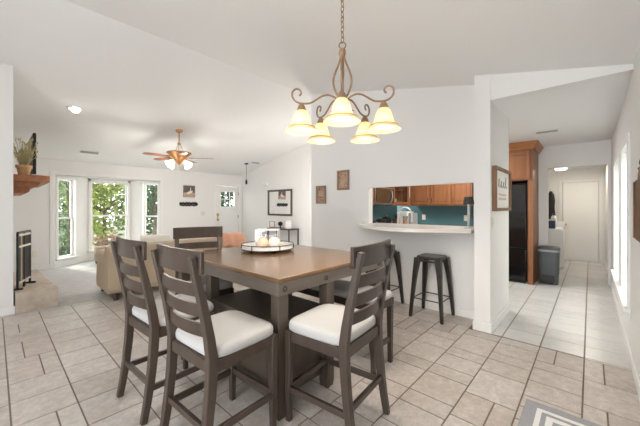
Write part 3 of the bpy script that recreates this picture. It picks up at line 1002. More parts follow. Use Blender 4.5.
rg = thing('kitchen_range', 'dark kitchen range below the microwave', 'stove', (5.355, 3.03, 0))
MB().box(0, 0.76, 0.001, 0.63, 0.0, 0.90).build('body', 'steel', rg, bevel=0.004)
MB().box(0, 0.76, 0.0, 0.63, 0.901, 0.925).build('cooktop', 'glossblack', rg)
MB().box(0.04, 0.72, -0.02, 0, 0.2, 0.72).build('oven_door', 'glossblack', rg)
MB().tube([(0.08, -0.02, 0.68), (0.08, -0.05, 0.68), (0.68, -0.05, 0.68), (0.68, -0.02, 0.68)], 0.01, 8).build('handle', 'steel', rg)
for k, (x, y, r, h, lb) in enumerate(((5.17, 3.27, 0.10, 0.15, 'dark saucepan on the worktop left of the range'), (5.50, 3.27, 0.11, 0.17, 'dark saucepan at the left of the range top'), (5.80, 3.30, 0.10, 0.21, 'tall dark stock pot on the right half of the range top'))):
    p = thing('cooking_pot', lb, 'pot', (x, y, 0.926 if x > 5.3 else 0.921), 0, 'pots by the range')
    MB().lathe([(r * 0.95, 0), (r, 0.01), (r, h), (r + 0.006, h + 0.004), (r * 0.8, h + 0.02), (r * 0.2, h + 0.035)], 20).build('body', 'black', p)
    MB().lathe([(0.008, h + 0.035), (0.016, h + 0.045), (0.016, h + 0.055), (0.006, h + 0.06)], 10).build('lid_knob', 'copper', p)
    MB().tube([(0, -r, h * 0.75), (0.02, -r - 0.11, h * 0.85)], 0.009, 6).build('handle', 'black', p)


def base_cab(label, x0, x1, y0, y1, front, n, name='base_cabinet'):
    t = thing(name, label, 'cabinet', (x0, y0, 0), 0, 'lower kitchen cabinets')
    MB().box(0, x1 - x0, 0, y1 - y0, 0.0, 0.88).build('body', 'oak', t, bevel=0.003)
    return t


base_cab('oak base cabinet under the faucet behind the bar', 4.075, 4.66, 1.0, 2.98, 'x', 3)
base_cab('oak base cabinet along the kitchen end wall', 6.52, 7.12, 1.80, 3.66, 'x', 3)
base_cab('oak base cabinet left of the range', 4.20, 5.34, 3.05, 3.66, 'y', 2)
base_cab('narrow oak base cabinet right of the range', 6.125, 6.51, 3.05, 3.66, 'y', 2)
sc_ = MB().prism([(4.165, 1.0), (4.68, 1.0), (4.68, 2.98), (4.075, 2.98), (4.075, 2.60), (4.165, 2.60)], 0.881, 0.92)
tag(sc_.build('sink_worktop', 'counter', bevel=0.004), 'pale kitchen worktop behind the bar that carries the faucet', 'worktop')
ec = MB().prism([(6.125, 3.03), (6.50, 3.03), (6.50, 1.79), (7.125, 1.79), (7.125, 3.67), (6.125, 3.67)], 0.881, 0.92)
tag(ec.build('end_worktop', 'counter', bevel=0.004), 'pale corner worktop along the teal end wall of the kitchen', 'worktop')
lc = MB().box(4.20, 5.345, 3.03, 3.67, 0.881, 0.92)
tag(lc.build('stove_side_worktop', 'counter', bevel=0.004), 'pale worktop left of the kitchen range', 'worktop')

fa = thing('faucet', 'tall chrome gooseneck faucet seen through the pass-through', 'faucet', (4.33, 2.26, 0.92))
MB().lathe([(0.03, 0), (0.03, 0.012), (0.018, 0.03), (0.016, 0.08)], 16).build('base', 'steel', fa)
arc = [(0, 0, 0.05), (0, 0, 0.33)] + [(0.105 * 0.30 * (1 - math.cos(PI * k / 10)), -0.105 * 0.954 * (1 - math.cos(PI * k / 10)), 0.33 + 0.115 * math.sin(PI * k / 10)) for k in range(1, 11)] + [(0.063, -0.20, 0.27)]
MB().tube(arc, 0.013, 10).build('spout', 'steel', fa)
MB().tube([(0.0631, -0.2003, 0.275), (0.0631, -0.2003, 0.215)], [0.015, 0.019], 10).build('spray_head', 'steel', fa)
MB().tube([(0.016, 0, 0.07), (0.06, 0.02, 0.09)], 0.006, 6).build('lever', 'steel', fa)

ca = thing('small_appliance', 'white and grey boxy appliance in the kitchen corner behind the faucet', 'appliance', (6.72, 3.26, 0.921), -97)
MB().box(-0.22, 0.08, -0.12, 0.14, 0, 0.34).build('body', 'white', ca, bevel=0.012)
MB().box(0.085, 0.19, -0.10, 0.14, 0, 0.31).build('water_tank', 'grey', ca, bevel=0.012)
MB().box(-0.205, 0.06, -0.128, -0.121, 0.05, 0.29).build('front_panel', 'photo_white', ca, bevel=0.003)
kb_ = thing('knife_block', 'dark knife block with knife handles right of the range', 'knife block', (6.24, 3.30, 0.921), 0)
MB().prism([(-0.06, 0), (0.08, 0), (0.04, 0.2), (-0.09, 0.15)], -0.05, 0.05, 'y').build('block', 'walnut', kb_, bevel=0.004)
for k in range(4):
    MB().tube([(-0.06 + 0.028 * k, -0.03 + 0.02 * (k % 2) * 2, 0.165 + 0.011 * k), (-0.085 + 0.028 * k, -0.03 + 0.02 * (k % 2) * 2, 0.255 + 0.011 * k)], 0.009, 6).build('knife_handle', 'black', kb_)
ju = thing('utensil_crock', 'copper utensil crock beside the knife block', 'crock', (6.36, 3.14, 0.921))
MB().lathe([(0.045, 0), (0.052, 0.01), (0.055, 0.14), (0.05, 0.14), (0.045, 0.02)], 16).build('crock', 'copper', ju)
for k in range(4):
    a = k * 1.7
    MB().tube([(0.02 * math.cos(a), 0.02 * math.sin(a), 0.03), (0.05 * math.cos(a), 0.05 * math.sin(a), 0.24)], [0.004, 0.010], 6).build('utensil', 'black', ju)


def plate(name, label, cat, loc, rz, w, h, kind, group=None):
    """wall plate; local front faces -y"""
    t = thing(name, label, cat, loc, rz, group)
    MB().box(-w / 2, w / 2, -0.006, 0, -h / 2, h / 2).build('plate', 'ivory', t, bevel=0.003)
    s = MB()
    if kind == 'outlet':
        for dz in (-0.022, 0.022):
            s.box(-0.015, 0.015, -0.009, -0.006, dz - 0.014, dz + 0.014)
        s.build('socket', 'white', t, bevel=0.002)
    else:
        n = 1 if w < 0.09 else 2
        for k in range(n):
            x = (k - (n - 1) / 2) * 0.046
            s.box(x - 0.006, x + 0.006, -0.014, -0.006, -0.014, 0.014)
        s.build('toggle', 'white', t, bevel=0.002)
    return t


plate('wall_outlet', 'ivory outlet on the teal backsplash, behind the white appliance side', 'outlet', (KX - 0.021, 3.03, 1.12), -90, 0.09, 0.13, 'outlet', 'backsplash outlets')
plate('wall_outlet', 'ivory outlet on the teal backsplash near the small lamp', 'outlet', (KX - 0.021, 2.06, 1.12), -90, 0.09, 0.13, 'outlet', 'backsplash outlets')
plate('wall_outlet', 'ivory outlet on the wall between hearth and bay window', 'outlet', (0.60, BW - 0.001, 0.36), 0, 0.075, 0.12, 'outlet')
plate('light_switch', 'double light switch on the wall left of the front door', 'switch', (4.38, BW - 0.001, 1.17), 0, 0.12, 0.12, 'switch')
plate('light_switch', 'light switch on the pillar wall under the framed print', 'switch', (3.70, HY - 0.001, 1.20), 0, 0.075, 0.12, 'switch')

bl = thing('table_lamp', 'slim table lamp with a dark shade at the end of the bar', 'lamp', (3.86, 1.085, 1.119))
MB().lathe([(0.05, 0), (0.05, 0.01), (0.012, 0.016), (0.012, 0.02)], 20).build('base', 'pole', bl)
MB().lathe([(0.016, 0.02), (0.016, 0.30)], 14).build('pole', 'pole', bl)
MB().lathe([(0.062, 0.285), (0.048, 0.375), (0.044, 0.375), (0.058, 0.285)], 20).build('lamp_shade', 'shade_dark', bl)

# fridge with cabinet surround, facing the camera
fr = thing('refrigerator', 'glossy black refrigerator at the end of the kitchen', 'refrigerator', (6.40, 0.835, 0))
MB().box(0.05, 0.72, 0.0, 0.90, 0.03, 1.79).build('body', 'black', fr, bevel=0.006)
MB().box(-0.02, 0.045, 0.012, 0.888, 0.62, 1.78).build('door', 'glossblack', fr, bevel=0.012)
MB().box(-0.02, 0.045, 0.012, 0.888, 0.06, 0.60).build('freezer_drawer', 'glossblack', fr, bevel=0.012)
MB().tube([(-0.02, 0.83, 0.72), (-0.065, 0.83, 0.74), (-0.065, 0.83, 1.35), (-0.02, 0.83, 1.37)], 0.012, 8).build('handle', 'glossblack', fr)
MB().box(-0.005, 0.05, 0.02, 0.88, 0.0, 0.055).build('grille', 'black', fr)
fcab = thing('fridge_cabinet', 'oak cabinet with crown moulding over and beside the refrigerator', 'cabinet', (6.37, 0.745, 0))
MB().box(0.0, 0.775, 0.0, 0.075, 0.0, 1.84).build('side_panel', 'oak', fcab, bevel=0.003)
MB().box(0.0, 0.775, 0.0, 1.02, 1.845, 2.40).build('body', 'oak', fcab, bevel=0.003)
for a, b, h in ((0.04, 0.50, 0), (0.52, 0.98, 0)):
    d = MB()
    s = 0.06
    d.box(-0.02, 0, a, a + s, 1.87, 2.36).box(-0.02, 0, b - s, b, 1.87, 2.36).box(-0.02, 0, a + s, b - s, 1.87, 1.93).box(-0.02, 0, a + s, b - s, 2.30, 2.36)
    o = d.build('door', 'oak', fcab, bevel=0.003)
    MB().box(-0.010, -0.001, a + s, b - s, 1.93, 2.30).build('door_panel', 'oak', o, bevel=0.003)
cr = MB()
prof = [(0, 2.401), (0.02, 2.401), (0.03, 2.43), (0.075, 2.50), (0.08, 2.525), (0, 2.525)]
cr.add([(-u, -u, z) for u, z in prof] + [(0.775, -u, z) for u, z in prof] + [(-u, 1.02, z) for u, z in prof],
       [(i, (i + 1) % 6, 6 + (i + 1) % 6, 6 + i) for i in range(6)] + [(i, 12 + i, 12 + (i + 1) % 6, (i + 1) % 6) for i in range(6)] + [tuple(range(6, 12)), tuple(range(12, 18))])
cr.build('crown_moulding', 'oak_h', fcab, angle=20)

# trash can
tc_ = thing('trash_can', 'charcoal step trash can beside the oak fridge panel', 'trash can', (6.75, 0.555, 0), 0)
MB().loft([(0.14, 0.135, 0.0), (0.145, 0.14, 0.02), (0.165, 0.155, 0.55), (0.167, 0.157, 0.575)], 36, 6).build('bin_body', 'charcoal', tc_, angle=50)
MB().loft([(0.172, 0.162, 0.576), (0.172, 0.162, 0.61)], 36, 6).build('rim', 'grey', tc_, angle=50)
MB().loft([(0.170, 0.160, 0.611), (0.168, 0.158, 0.635), (0.15, 0.14, 0.655), (0.08, 0.07, 0.664)], 36, 6).build('lid', 'charcoal', tc_, angle=50)
MB().box(-0.175, -0.146, -0.085, 0.085, 0.02, 0.05).build('pedal', 'black', tc_, bevel=0.005)
MB().box(-0.158, -0.149, -0.095, 0.095, 0.06, 0.17).build('pedal_recess', 'black', tc_)

# laundry things
wm = thing('washing_machine', 'white washing machine in the laundry past the hall', 'washer', (8.40, 0.44, 0))
MB().box(0, 0.68, 0, 0.68, 0.01, 0.86).build('body', 'white', wm, bevel=0.015)
MB().box(0.02, 0.60, 0.02, 0.66, 0.861, 0.885).build('lid', 'white', wm, bevel=0.008)
MB().box(0.61, 0.68, 0.0, 0.68, 0.861, 1.02).build('control_panel', 'white', wm, bevel=0.01)
dbx = MB().box(8.43, 8.55, 0.58, 0.72, 0.886, 1.06).build('detergent_box', 'navy', bevel=0.004)
tag(dbx, 'dark blue box on the washing machine', 'box')
jg = thing('detergent_jug', 'white jug standing behind the blue box on the washer', 'jug', (8.66, 0.62, 0.886))
MB().loft([(0.07, 0.05, 0), (0.075, 0.055, 0.02), (0.075, 0.055, 0.2), (0.05, 0.045, 0.26), (0.025, 0.025, 0.29)], 24, 3).build('body', 'white', jg)
MB().lathe([(0.028, 0.291), (0.028, 0.335), (0.02, 0.34)], 14).build('cap', 'navy', jg)
ga = thing('hanging_garment', 'black garment hanging on the laundry wall left of the door', 'garment', (9.97, 0.775, 1.05))
MB().loft([(0.03, 0.09, 0.0), (0.035, 0.10, 0.1), (0.025, 0.08, 0.3), (0.03, 0.09, 0.5), (0.02, 0.07, 0.65), (0.01, 0.02, 0.74)], 24, 2.5).build('cloth', 'black', ga)
MB().tube([(0.0, 0, 0.74), (0.0, 0, 0.78), (0.03, 0, 0.79), (0.08, 0, 0.78)], 0.006, 6).build('hook', 'steel', ga)
lf_ = thing('ceiling_lamp', 'small round lit ceiling lamp in the laundry', 'lamp', (9.3, 0.53, 2.33))
MB().lathe([(0.13, 0), (0.13, -0.02), (0.125, -0.02)], 24).build('base', 'white', lf_)
MB().lathe([(0.12, -0.021), (0.11, -0.05), (0.06, -0.07), (0.01, -0.074)], 24).build('diffuser', 'flush', lf_)

# ceiling vents
def vent(label, loc, w, d, tilt=0.0, rz=0.0):
    t = thing('ceiling_vent', label, 'vent', loc)
    t.rotation_euler = (math.radians(tilt), 0, math.radians(rz))
    MB().box(-w / 2, w / 2, -d / 2, d / 2, -0.012, -0.004).build('frame', 'white', t, bevel=0.003)
    s = MB()
    for k in range(5):
        y = -d / 2 + d * (k + 1) / 6
        s.box(-w / 2 + 0.02, w / 2 - 0.02, y - d * 0.05, y + d * 0.05, -0.016, -0.0125)
    s.build('slats', 'grey', t)
    return t


tl = math.degrees(math.atan(0.215))
vent('small grey vent in the hall ceiling', (5.68, 0.49, 2.53), 0.30, 0.15, rz=90)
vent('ceiling vent above the left of the bay window', (1.43, 8.2, zc(8.2)), 0.36, 0.16, -tl)
vent('ceiling vent near the small pendant by the front door', (5.38, 7.55, zc(7.55)), 0.30, 0.15, -tl)

# ------------------------------------------------------------------ chandelier
CHX, CHY = 1.69, 1.32
cz = zc(CHY)
cd = thing('chandelier', 'bronze five-arm chandelier with amber bell shades over the table', 'chandelier', (CHX, CHY, 0))
MB().lathe([(0.062, cz + 0.012), (0.062, cz - 0.014), (0.045, cz - 0.025), (0.012, cz - 0.034)], 20).build('canopy', 'bronze', cd)
zt, zbm = 2.555, cz - 0.032
nl = int((zbm - zt) / 0.036)
for k in range(nl):
    z = zt + (k + 0.5) * (zbm - zt) / nl
    ring = []
    for q in range(12):
        a = 2 * PI * q / 12
        u, w = 0.0115 * math.cos(a), 0.024 * math.sin(a)
        ring.append((u, 0, z + w) if k % 2 else (0, u, z + w))
    MB().tube(ring, 0.0032, 5, closed=True).build('chain_link', 'bronze', cd)
MB().tube([(0.024 * math.cos(2 * PI * q / 16) * 0.673, -0.024 * math.cos(2 * PI * q / 16) * 0.74, 2.533 + 0.024 * math.sin(2 * PI * q / 16)) for q in range(16)], 0.0045, 6, closed=True).build('top_ring', 'bronze', cd)
MB().lathe([(0.012, 2.508), (0.022, 2.502), (0.026, 2.475), (0.020, 2.455), (0.014, 2.44)], 16).build('top_hub', 'bronze', cd)
for k in range(4):
    a = math.radians(20 + 90 * k)
    pts = []
    for i in range(13):
        u = i / 12
        r = 0.012 + 0.054 * math.sin(PI * u ** 1.25) ** 1.1
        aa = a + 0.5 * u
        pts.append((r * math.cos(aa), r * math.sin(aa), 2.455 - 0.32 * u))
    MB().tube(pts, 0.0075, 6).build('cage_rib', 'bronze', cd)
MB().lathe([(0.010, 2.455), (0.010, 2.16)], 8).build('stem', 'bronze', cd)
MB().lathe([(0.012, 2.17), (0.034, 2.155), (0.040, 2.13), (0.026, 2.10), (0.030, 2.07), (0.018, 2.05), (0.022, 2.02), (0.006, 1.995)], 18).build('bottom_hub', 'bronze', cd)
for k in range(5):
    a = math.radians(222.3 - 5 + 72 * k)
    ca_, sa_ = math.cos(a), math.sin(a)
    prof = [(0.03, 2.135), (0.06, 2.155), (0.10, 2.168), (0.145, 2.158), (0.19, 2.128), (0.235, 2.100), (0.295, 2.092), (0.338, 2.104), (0.362, 2.135), (0.359, 2.170), (0.335, 2.190), (0.309, 2.184), (0.300, 2.160), (0.314, 2.145)]
    # refine with Catmull-Rom
    pr = []
    for i in range(len(prof) - 1):
        p0, p1, p2, p3 = prof[max(i - 1, 0)], prof[i], prof[i + 1], prof[min(i + 2, len(prof) - 1)]
        for s in range(3):
            t = s / 3
            pr.append(tuple(0.5 * (2 * p1[q] + (p2[q] - p0[q]) * t + (2 * p0[q] - 5 * p1[q] + 4 * p2[q] - p3[q]) * t * t + (3 * p1[q] - p0[q] - 3 * p2[q] + p3[q]) * t ** 3) for q in (0, 1)))
    pr.append(prof[-1])
    am = MB().tube([(r * ca_, r * sa_, z) for r, z in pr], 0.0068, 7).build('arm', 'bronze', cd)
    # small lower scroll under the hub
    MB().tube([((0.02 + 0.05 * u + 0.022 * math.cos(5.5 * u)) * ca_, (0.02 + 0.05 * u + 0.022 * math.cos(5.5 * u)) * sa_, 2.03 - 0.03 * math.sin(5.5 * u)) for u in [i / 10 for i in range(11)]], 0.005, 6).build('scroll', 'bronze', am)
    rx, ry = 0.297 * ca_, 0.297 * sa_
    MB().lathe([(0.010, 2.090), (0.022, 2.075), (0.032, 2.048), (0.034, 2.040)], 16, (rx, ry, 0)).build('shade_cap', 'bronze', am)
    outer_ = [(0.034, 2.040), (0.046, 2.022), (0.055, 1.995), (0.062, 1.965), (0.074, 1.940), (0.094, 1.920), (0.112, 1.908), (0.116, 1.898)]
    inner_ = [(r - 0.004, z - 0.001) for r, z in outer_[::-1]]
    sh = MB()
    n = 28
    allp = outer_ + inner_
    vs, fs = [], []
    for r, z in allp:
        for i in range(n):
            b = 2 * PI * i / n
            vs.append((rx + r * math.cos(b), ry + r * math.sin(b), z))
    for kk in range(len(allp) - 1):
        for i in range(n):
            j = (i + 1) % n
            fs.append((kk * n + i, kk * n + j, (kk + 1) * n + j, (kk + 1) * n + i))
    sh.add(vs, fs)
    so = sh.build('lamp_shade', 'shade', am, angle=60)
    MB().tube([(rx + 0.096 * math.cos(2 * PI * i / 28), ry + 0.096 * math.sin(2 * PI * i / 28), 1.921) for i in range(28)], 0.0045, 5, closed=True).build('shade_band', 'shade_rim', so)
    MB().ball((rx, ry, 1.972), 0.027, 12, 8).build('bulb', 'bulb', am)
    light('POINT', 'chandelier_light', (rx, ry, 1.945), 1.8, (1.0, 0.86, 0.66), radius=0.03, parent=cd)
    sl = light('SPOT', 'chandelier_downlight', (rx, ry, 1.915), 9, (1.0, 0.93, 0.84), rot=(0, 0, 0), radius=0.05, parent=cd)
    sl.data.spot_size = math.radians(150)
    sl.data.spot_blend = 0.5

# ------------------------------------------------------------------ ceiling fan
fx, fy = 2.62, 6.38
fz = zc(fy)
fn = thing('ceiling_fan', 'copper-brown ceiling fan with lit lamp cluster in the living room', 'fan', (fx, fy, 0))
MB().lathe([(0.075, fz + 0.012), (0.075, fz - 0.01), (0.06, fz - 0.04), (0.02, fz - 0.06)], 20).build('canopy', 'copper', fn)
MB().lathe([(0.013, fz - 0.055), (0.013, 2.72), (0.03, 2.715), (0.035, 2.69), (0.03, 2.67)], 12).build('downrod', 'copper', fn)
for k in range(3):
    a = 2.1 * k
    MB().tube([(0.025 * math.cos(a), 0.025 * math.sin(a), 2.68), (0.075 * math.cos(a), 0.075 * math.sin(a), 2.57), (0.13 * math.cos(a), 0.13 * math.sin(a), 2.50)], 0.006, 6).build('brace', 'brass', fn)
MB().lathe([(0.12, 2.525), (0.235, 2.515), (0.245, 2.495), (0.20, 2.46), (0.15, 2.42), (0.13, 2.38), (0.085, 2.35), (0.055, 2.29), (0.02, 2.26)], 28).build('motor_housing', 'copper', fn)
for k in range(5):
    a = math.radians(-33 + 72 * k)
    ca_, sa_ = math.cos(a), math.sin(a)
    def bp(r, w, z):
        return (r * ca_ - w * sa_, r * sa_ + w * ca_, z)
    b = MB()
    top = [bp(0.20, -0.05, 2.405), bp(0.26, -0.065, 2.40), bp(0.62, -0.075, 2.40), bp(0.685, -0.045, 2.402), bp(0.70, 0.0, 2.408), bp(0.685, 0.045, 2.414), bp(0.62, 0.075, 2.42), bp(0.26, 0.065, 2.42), bp(0.20, 0.05, 2.415)]
    n = len(top)
    b.add(top + [(x, y, z - 0.008) for x, y, z in top], [tuple(range(n)), tuple(range(2 * n - 1, n - 1, -1))] + [(i, n + i, n + (i + 1) % n, (i + 1) % n) for i in range(n)])
    bo = b.build('blade', 'fanblade', fn, bevel=0.002)
    MB().bar([bp(0.11, 0, 2.405), bp(0.17, 0, 2.393), bp(0.27, 0, 2.395)], 0.045, 0.008, (-sa_, ca_, 0)).build('blade_bracket', 'brass', bo)
for k in range(4):
    a = math.radians(20 + 90 * k)
    ca_, sa_ = math.cos(a), math.sin(a)
    arm = MB().tube([(0.03 * ca_, 0.03 * sa_, 2.325), (0.10 * ca_, 0.10 * sa_, 2.345), (0.165 * ca_, 0.165 * sa_, 2.325)], 0.011, 6).build('lamp_arm', 'brass', fn)
    MB().lathe([(0.026, 0), (0.042, 0.035), (0.058, 0.085), (0.076, 0.12), (0.080, 0.126), (0.04, 0.125)], 16, (0.16 * ca_, 0.16 * sa_, 2.325), (ca_ * 0.7, sa_ * 0.7, -0.72)).build('lamp_shade', 'fanshade', arm)
MB().tube([(0.0, 0.02, 2.30), (0.0, 0.02, 2.16)], 0.003, 5).build('pull_chain', 'brass', fn)
for k in range(4):
    a = math.radians(20 + 90 * k)
    light('POINT', 'fan_light', (0.26 * math.cos(a), 0.26 * math.sin(a), 2.20), 10, (1.0, 0.96, 0.90), radius=0.05, parent=fn)

# recessed spot in the living room ceiling
sp = thing('ceiling_spot', 'lit round ceiling spot above the hearth side of the living room', 'lamp', (0.90, 6.29, zc(6.29)))
sp.rotation_euler = (math.radians(-tl), 0, 0)
MB().lathe([(0.055, 0.004), (0.105, 0.004), (0.105, -0.012), (0.095, -0.02), (0.075, -0.02), (0.07, -0.006)], 24).build('trim_ring', 'white', sp)
MB().ball((0.01, -0.01, -0.03), 0.052, 16, 8).build('bulb', 'spot', sp)
light('SPOT', 'ceiling_spot_light', (0.0, -0.02, -0.10), 14, (1, 0.95, 0.88), rot=(0, 0, 0), radius=0.05, parent=sp)

# pendant without a shade near the front door
pz = zc(7.73)
pd = thing('pendant_light', 'small black pendant hanging on a long cord near the front door', 'pendant', (5.17, 7.73, 0))
MB().lathe([(0.06, pz + 0.012), (0.06, pz - 0.015), (0.05, pz - 0.025), (0.01, pz - 0.03)], 16).build('canopy', 'black', pd)
MB().lathe([(0.006, pz - 0.02), (0.006, 2.18)], 6).build('cord', 'black', pd)
MB().lathe([(0.012, 2.20), (0.028, 2.18), (0.032, 2.10), (0.026, 2.07), (0.02, 2.06)], 14).build('socket', 'black', pd)

# smoke alarm box on the far right wall
al = thing('door_chime', 'small white box high on the wall left of the mirror', 'chime', (FX - 0.001, 7.55, 2.09))
MB().box(-0.04, 0, -0.11, 0.11, -0.05, 0.05).build('box', 'white', al, bevel=0.012)
MB().box(-0.044, -0.0405, -0.08, 0.08, -0.035, -0.02).build('grille', 'ivory', al)

# ------------------------------------------------------------------ living room
# hearth
he = MB().prism([(LX + 0.016, 5.44), (0.60, 5.42), (0.52, 7.26), (LX + 0.016, 7.26)], 0.0, 0.265)
tag(he.build('hearth', 'stone', bevel=0.006), 'raised beige stone hearth at the foot of the fireplace wall', 'hearth')
# mantel
mt = thing('mantel_shelf', 'thick brown wooden mantel shelf on the fireplace wall', 'mantel', (LX, 6.0, 0))
MB().box(0.001, 0.40, 0, 1.75, 1.735, 1.835).build('shelf', 'mantel', mt, bevel=0.008)
MB().prism([(0.001, 1.734), (0.30, 1.734), (0.29, 1.70), (0.24, 1.66), (0.001, 1.66)], 0.09, 1.66, 'y').build('moulding', 'mantel', mt, bevel=0.004)
MB().prism([(0.001, 1.659), (0.20, 1.659), (0.19, 1.60), (0.15, 1.57), (0.001, 1.57)], 0.16, 1.59, 'y').build('lower_moulding', 'mantel', mt, bevel=0.004)
# tv on the mantel
tv = thing('television', 'dark flat screen standing on the mantel behind the dried plant', 'television', (0.425, 6.30, 1.836))
MB().box(-0.02, 0.015, 0.0, 1.05, 0.03, 0.67).build('screen_body', 'black', tv, bevel=0.005)
MB().box(0.0155, 0.018, 0.015, 1.035, 0.045, 0.655).build('screen', 'screen', tv)
MB().box(-0.07, 0.07, 0.35, 0.70, 0.0, 0.029).build('stand', 'black', tv)
# dried plant
dp = thing('dried_plant', 'dried grassy plant in a tan pot on the mantel end', 'plant', (0.30, 6.14, 1.836))
MB().lathe([(0.055, 0), (0.062, 0.01), (0.078, 0.10), (0.09, 0.105), (0.09, 0.145), (0.075, 0.145), (0.07, 0.12)], 20).build('pot', 'pot', dp)
lf = MB()
for k in range(75):
    a = random.uniform(0, 2 * PI)
    sp_ = random.uniform(0.02, 0.16)
    h = random.uniform(0.26, 0.52)
    p0 = Vector((0.03 * math.cos(a), 0.03 * math.sin(a), 0.12))
    p2 = Vector((sp_ * math.cos(a), sp_ * math.sin(a), h))
    p1 = p0.lerp(p2, 0.5) + Vector((0, 0, 0.03))
    lf.tube([p0, p1, p2], [0.003, 0.003, 0.002], 4)
    lf.ball(p2, 0.011, 6, 4, 0.7, 0.7, 1.9)
lf.build('stems', 'dried', dp)
sh_ = MB().lathe([(0.07, 0), (0.09, 0.008), (0.09, 0.016), (0.07, 0.014)], 20).build('dish', 'photo_white')
sh_.location = (0.45, 6.12, 1.8365)
tag(sh_, 'small pale dish next to the potted dried plant', 'dish')

# fireplace screen
fs_ = thing('fireplace_screen', 'black and pale gold fireplace screen standing on the hearth', 'fire screen', (0.215, 5.60, 0.266), 0)
fa_ = MB()
def fpt(u, z):  # panel from (0,0) to (0.13,0.42)
    return (0.0 + 0.14 * u, 0.02 + 0.40 * u, z)
sd = (0.33, 0.944, 0)
for u in (0.0, 0.5, 1.0):
    fa_.bar([fpt(u, 0.0), fpt(u, 0.76)], 0.03, 0.022, sd)
fa_.bar([fpt(0, 0.76), fpt(1, 0.76)], 0.03, 0.022, (0, 0, 1))
fa_.build('frame', 'black', fs_, bevel=0.003)
tr_ = MB()
tr_.bar([fpt(0.03, 0.725), fpt(0.97, 0.725)], 0.028, 0.026, (0, 0, 1)).bar([fpt(0.03, 0.57), fpt(0.97, 0.57)], 0.026, 0.026, (0, 0, 1)).bar([fpt(0.03, 0.09), fpt(0.97, 0.09)], 0.022, 0.026, (0, 0, 1))
tr_.bar([fpt(0.25, 0.09), fpt(0.25, 0.72)], 0.012, 0.026, sd)
tr_.build('trim_bars', 'cream_metal', fs_, bevel=0.002)
me_ = MB()
for k in range(1, 24):
    me_.bar([fpt(k / 24, 0.08), fpt(k / 24, 0.74)], 0.004, 0.004, sd)
for k in range(1, 26):
    me_.bar([fpt(0, 0.08 + 0.026 * k), fpt(1, 0.08 + 0.026 * k)], 0.004, 0.004, (0, 0, 1))
mo = me_.build('mesh', 'mesh', fs_)
mo['kind'] = 'stuff'
for fa0, fb0 in (((-0.04, 0.033, 0.012), (0.05, 0.002, 0.012)), ((0.09, 0.437, 0.012), (0.20, 0.40, 0.012))):
    MB().bar([fa0, fb0], 0.024, 0.022, (0, 0, 1)).build('foot', 'black', fs_, bevel=0.003)

# sofa, back toward the dining table
so_ = thing('sofa', 'beige sofa with its back turned to the dining table', 'sofa', (2.23, 5.06, 0))
SWX = 1.10
MB().loft([(SWX - 0.03, 0.41, 0.10), (SWX - 0.005, 0.44, 0.13), (SWX - 0.03, 0.435, 0.36), (SWX - 0.05, 0.42, 0.42)], 60, 9, (0, 0.46)).build('base', 'sofa', so_, angle=60)
bk = MB()
bk.sweep([(-SWX, 0, 0), (SWX, 0, 0)], [(0, 0), (0, 0)], (0, 0, 1)) if False else None
profb = [(0.03, 0.12), (0.0, 0.2), (0.025, 0.42), (0.02, 0.62), (-0.015, 0.72), (0.01, 0.785), (0.09, 0.81), (0.2, 0.79), (0.26, 0.70), (0.26, 0.40), (0.26, 0.12)]
secp = [(z, y) for y, z in profb]
n = len(profb)
xsb = [-SWX - 0.03, -SWX, -SWX + 0.04, -0.4, 0.4, SWX - 0.04, SWX, SWX + 0.03]
scl = [0.93, 0.985, 1, 1, 1, 1, 0.985, 0.93]
vs, fs = [], []
for x, s in zip(xsb, scl):
    for y, z in profb:
        vs.append((x, 0.13 + (y - 0.13) * s, 0.12 + (z - 0.12) * (0.5 + 0.5 * s)))
for k in range(len(xsb) - 1):
    for i in range(n):
        j = (i + 1) % n
        fs.append((k * n + i, k * n + j, (k + 1) * n + j, (k + 1) * n + i))
fs += [tuple(range(n)), tuple((len(xsb) - 1) * n + i for i in range(n - 1, -1, -1))]
bk.add(vs, fs).build('backrest', 'sofa', so_, angle=70)
for s in (-1, 1):
    MB().loft([(0.12, 0.42, 0.12), (0.125, 0.43, 0.2), (0.115, 0.42, 0.5), (0.14, 0.44, 0.60), (0.12, 0.43, 0.66), (0.05, 0.38, 0.68)], 40, 5, (s * (SWX - 0.10), 0.50)).build('arm', 'sofa', so_, angle=70)
for x in (-0.64, 0.0, 0.64):
    MB().loft([(0.30, 0.30, 0.42), (0.315, 0.315, 0.45), (0.315, 0.315, 0.52), (0.28, 0.28, 0.55), (0.1, 0.1, 0.555)], 40, 6, (x, 0.60)).build('seat_cushion', 'sofa', so_, angle=70)
for sx in (-1, 1):
    for y in (0.10, 0.80):
        MB().lathe([(0.030, 0.0), (0.034, 0.02), (0.05, 0.07), (0.055, 0.12)], 14, (sx * (SWX - 0.08), y, 0)).build('foot', 'espresso', so_)


def cushion(label, loc, rx, rz, w, h, t, mat):
    o = MB()
    N = 12
    vs, fs = [], []
    for side in (1, -1):
        for i in range(N + 1):
            for j in range(N + 1):
                u, w_ = -1 + 2 * i / N, -1 + 2 * j / N
                e = (1 - u ** 4) * (1 - w_ ** 4)
                pin = 1 - 0.06 * (u * u) * (1 - w_ * w_) - 0.0
                vs.append((u * w / 2 * (1 - 0.06 * (1 - w_ * w_) * u * u * 0 + 0), side * t / 2 * max(e, 0) ** 0.5, w_ * h / 2))
    K = (N + 1) ** 2
    for s in (0, 1):
        for i in range(N):
            for j in range(N):
                a = s * K + i * (N + 1) + j
                fs.append((a, a + N + 1, a + N + 2, a + 1) if s == 0 else (a, a + 1, a + N + 2, a + N + 1))
    o.add(vs, fs)
    ob = o.build('throw_pillow', mat, angle=80)
    ob.location = loc
    ob.rotation_euler = (math.radians(rx), 0, math.radians(rz))
    tag(ob, label, 'pillow', 'throw pillows on the sofa')
    return ob


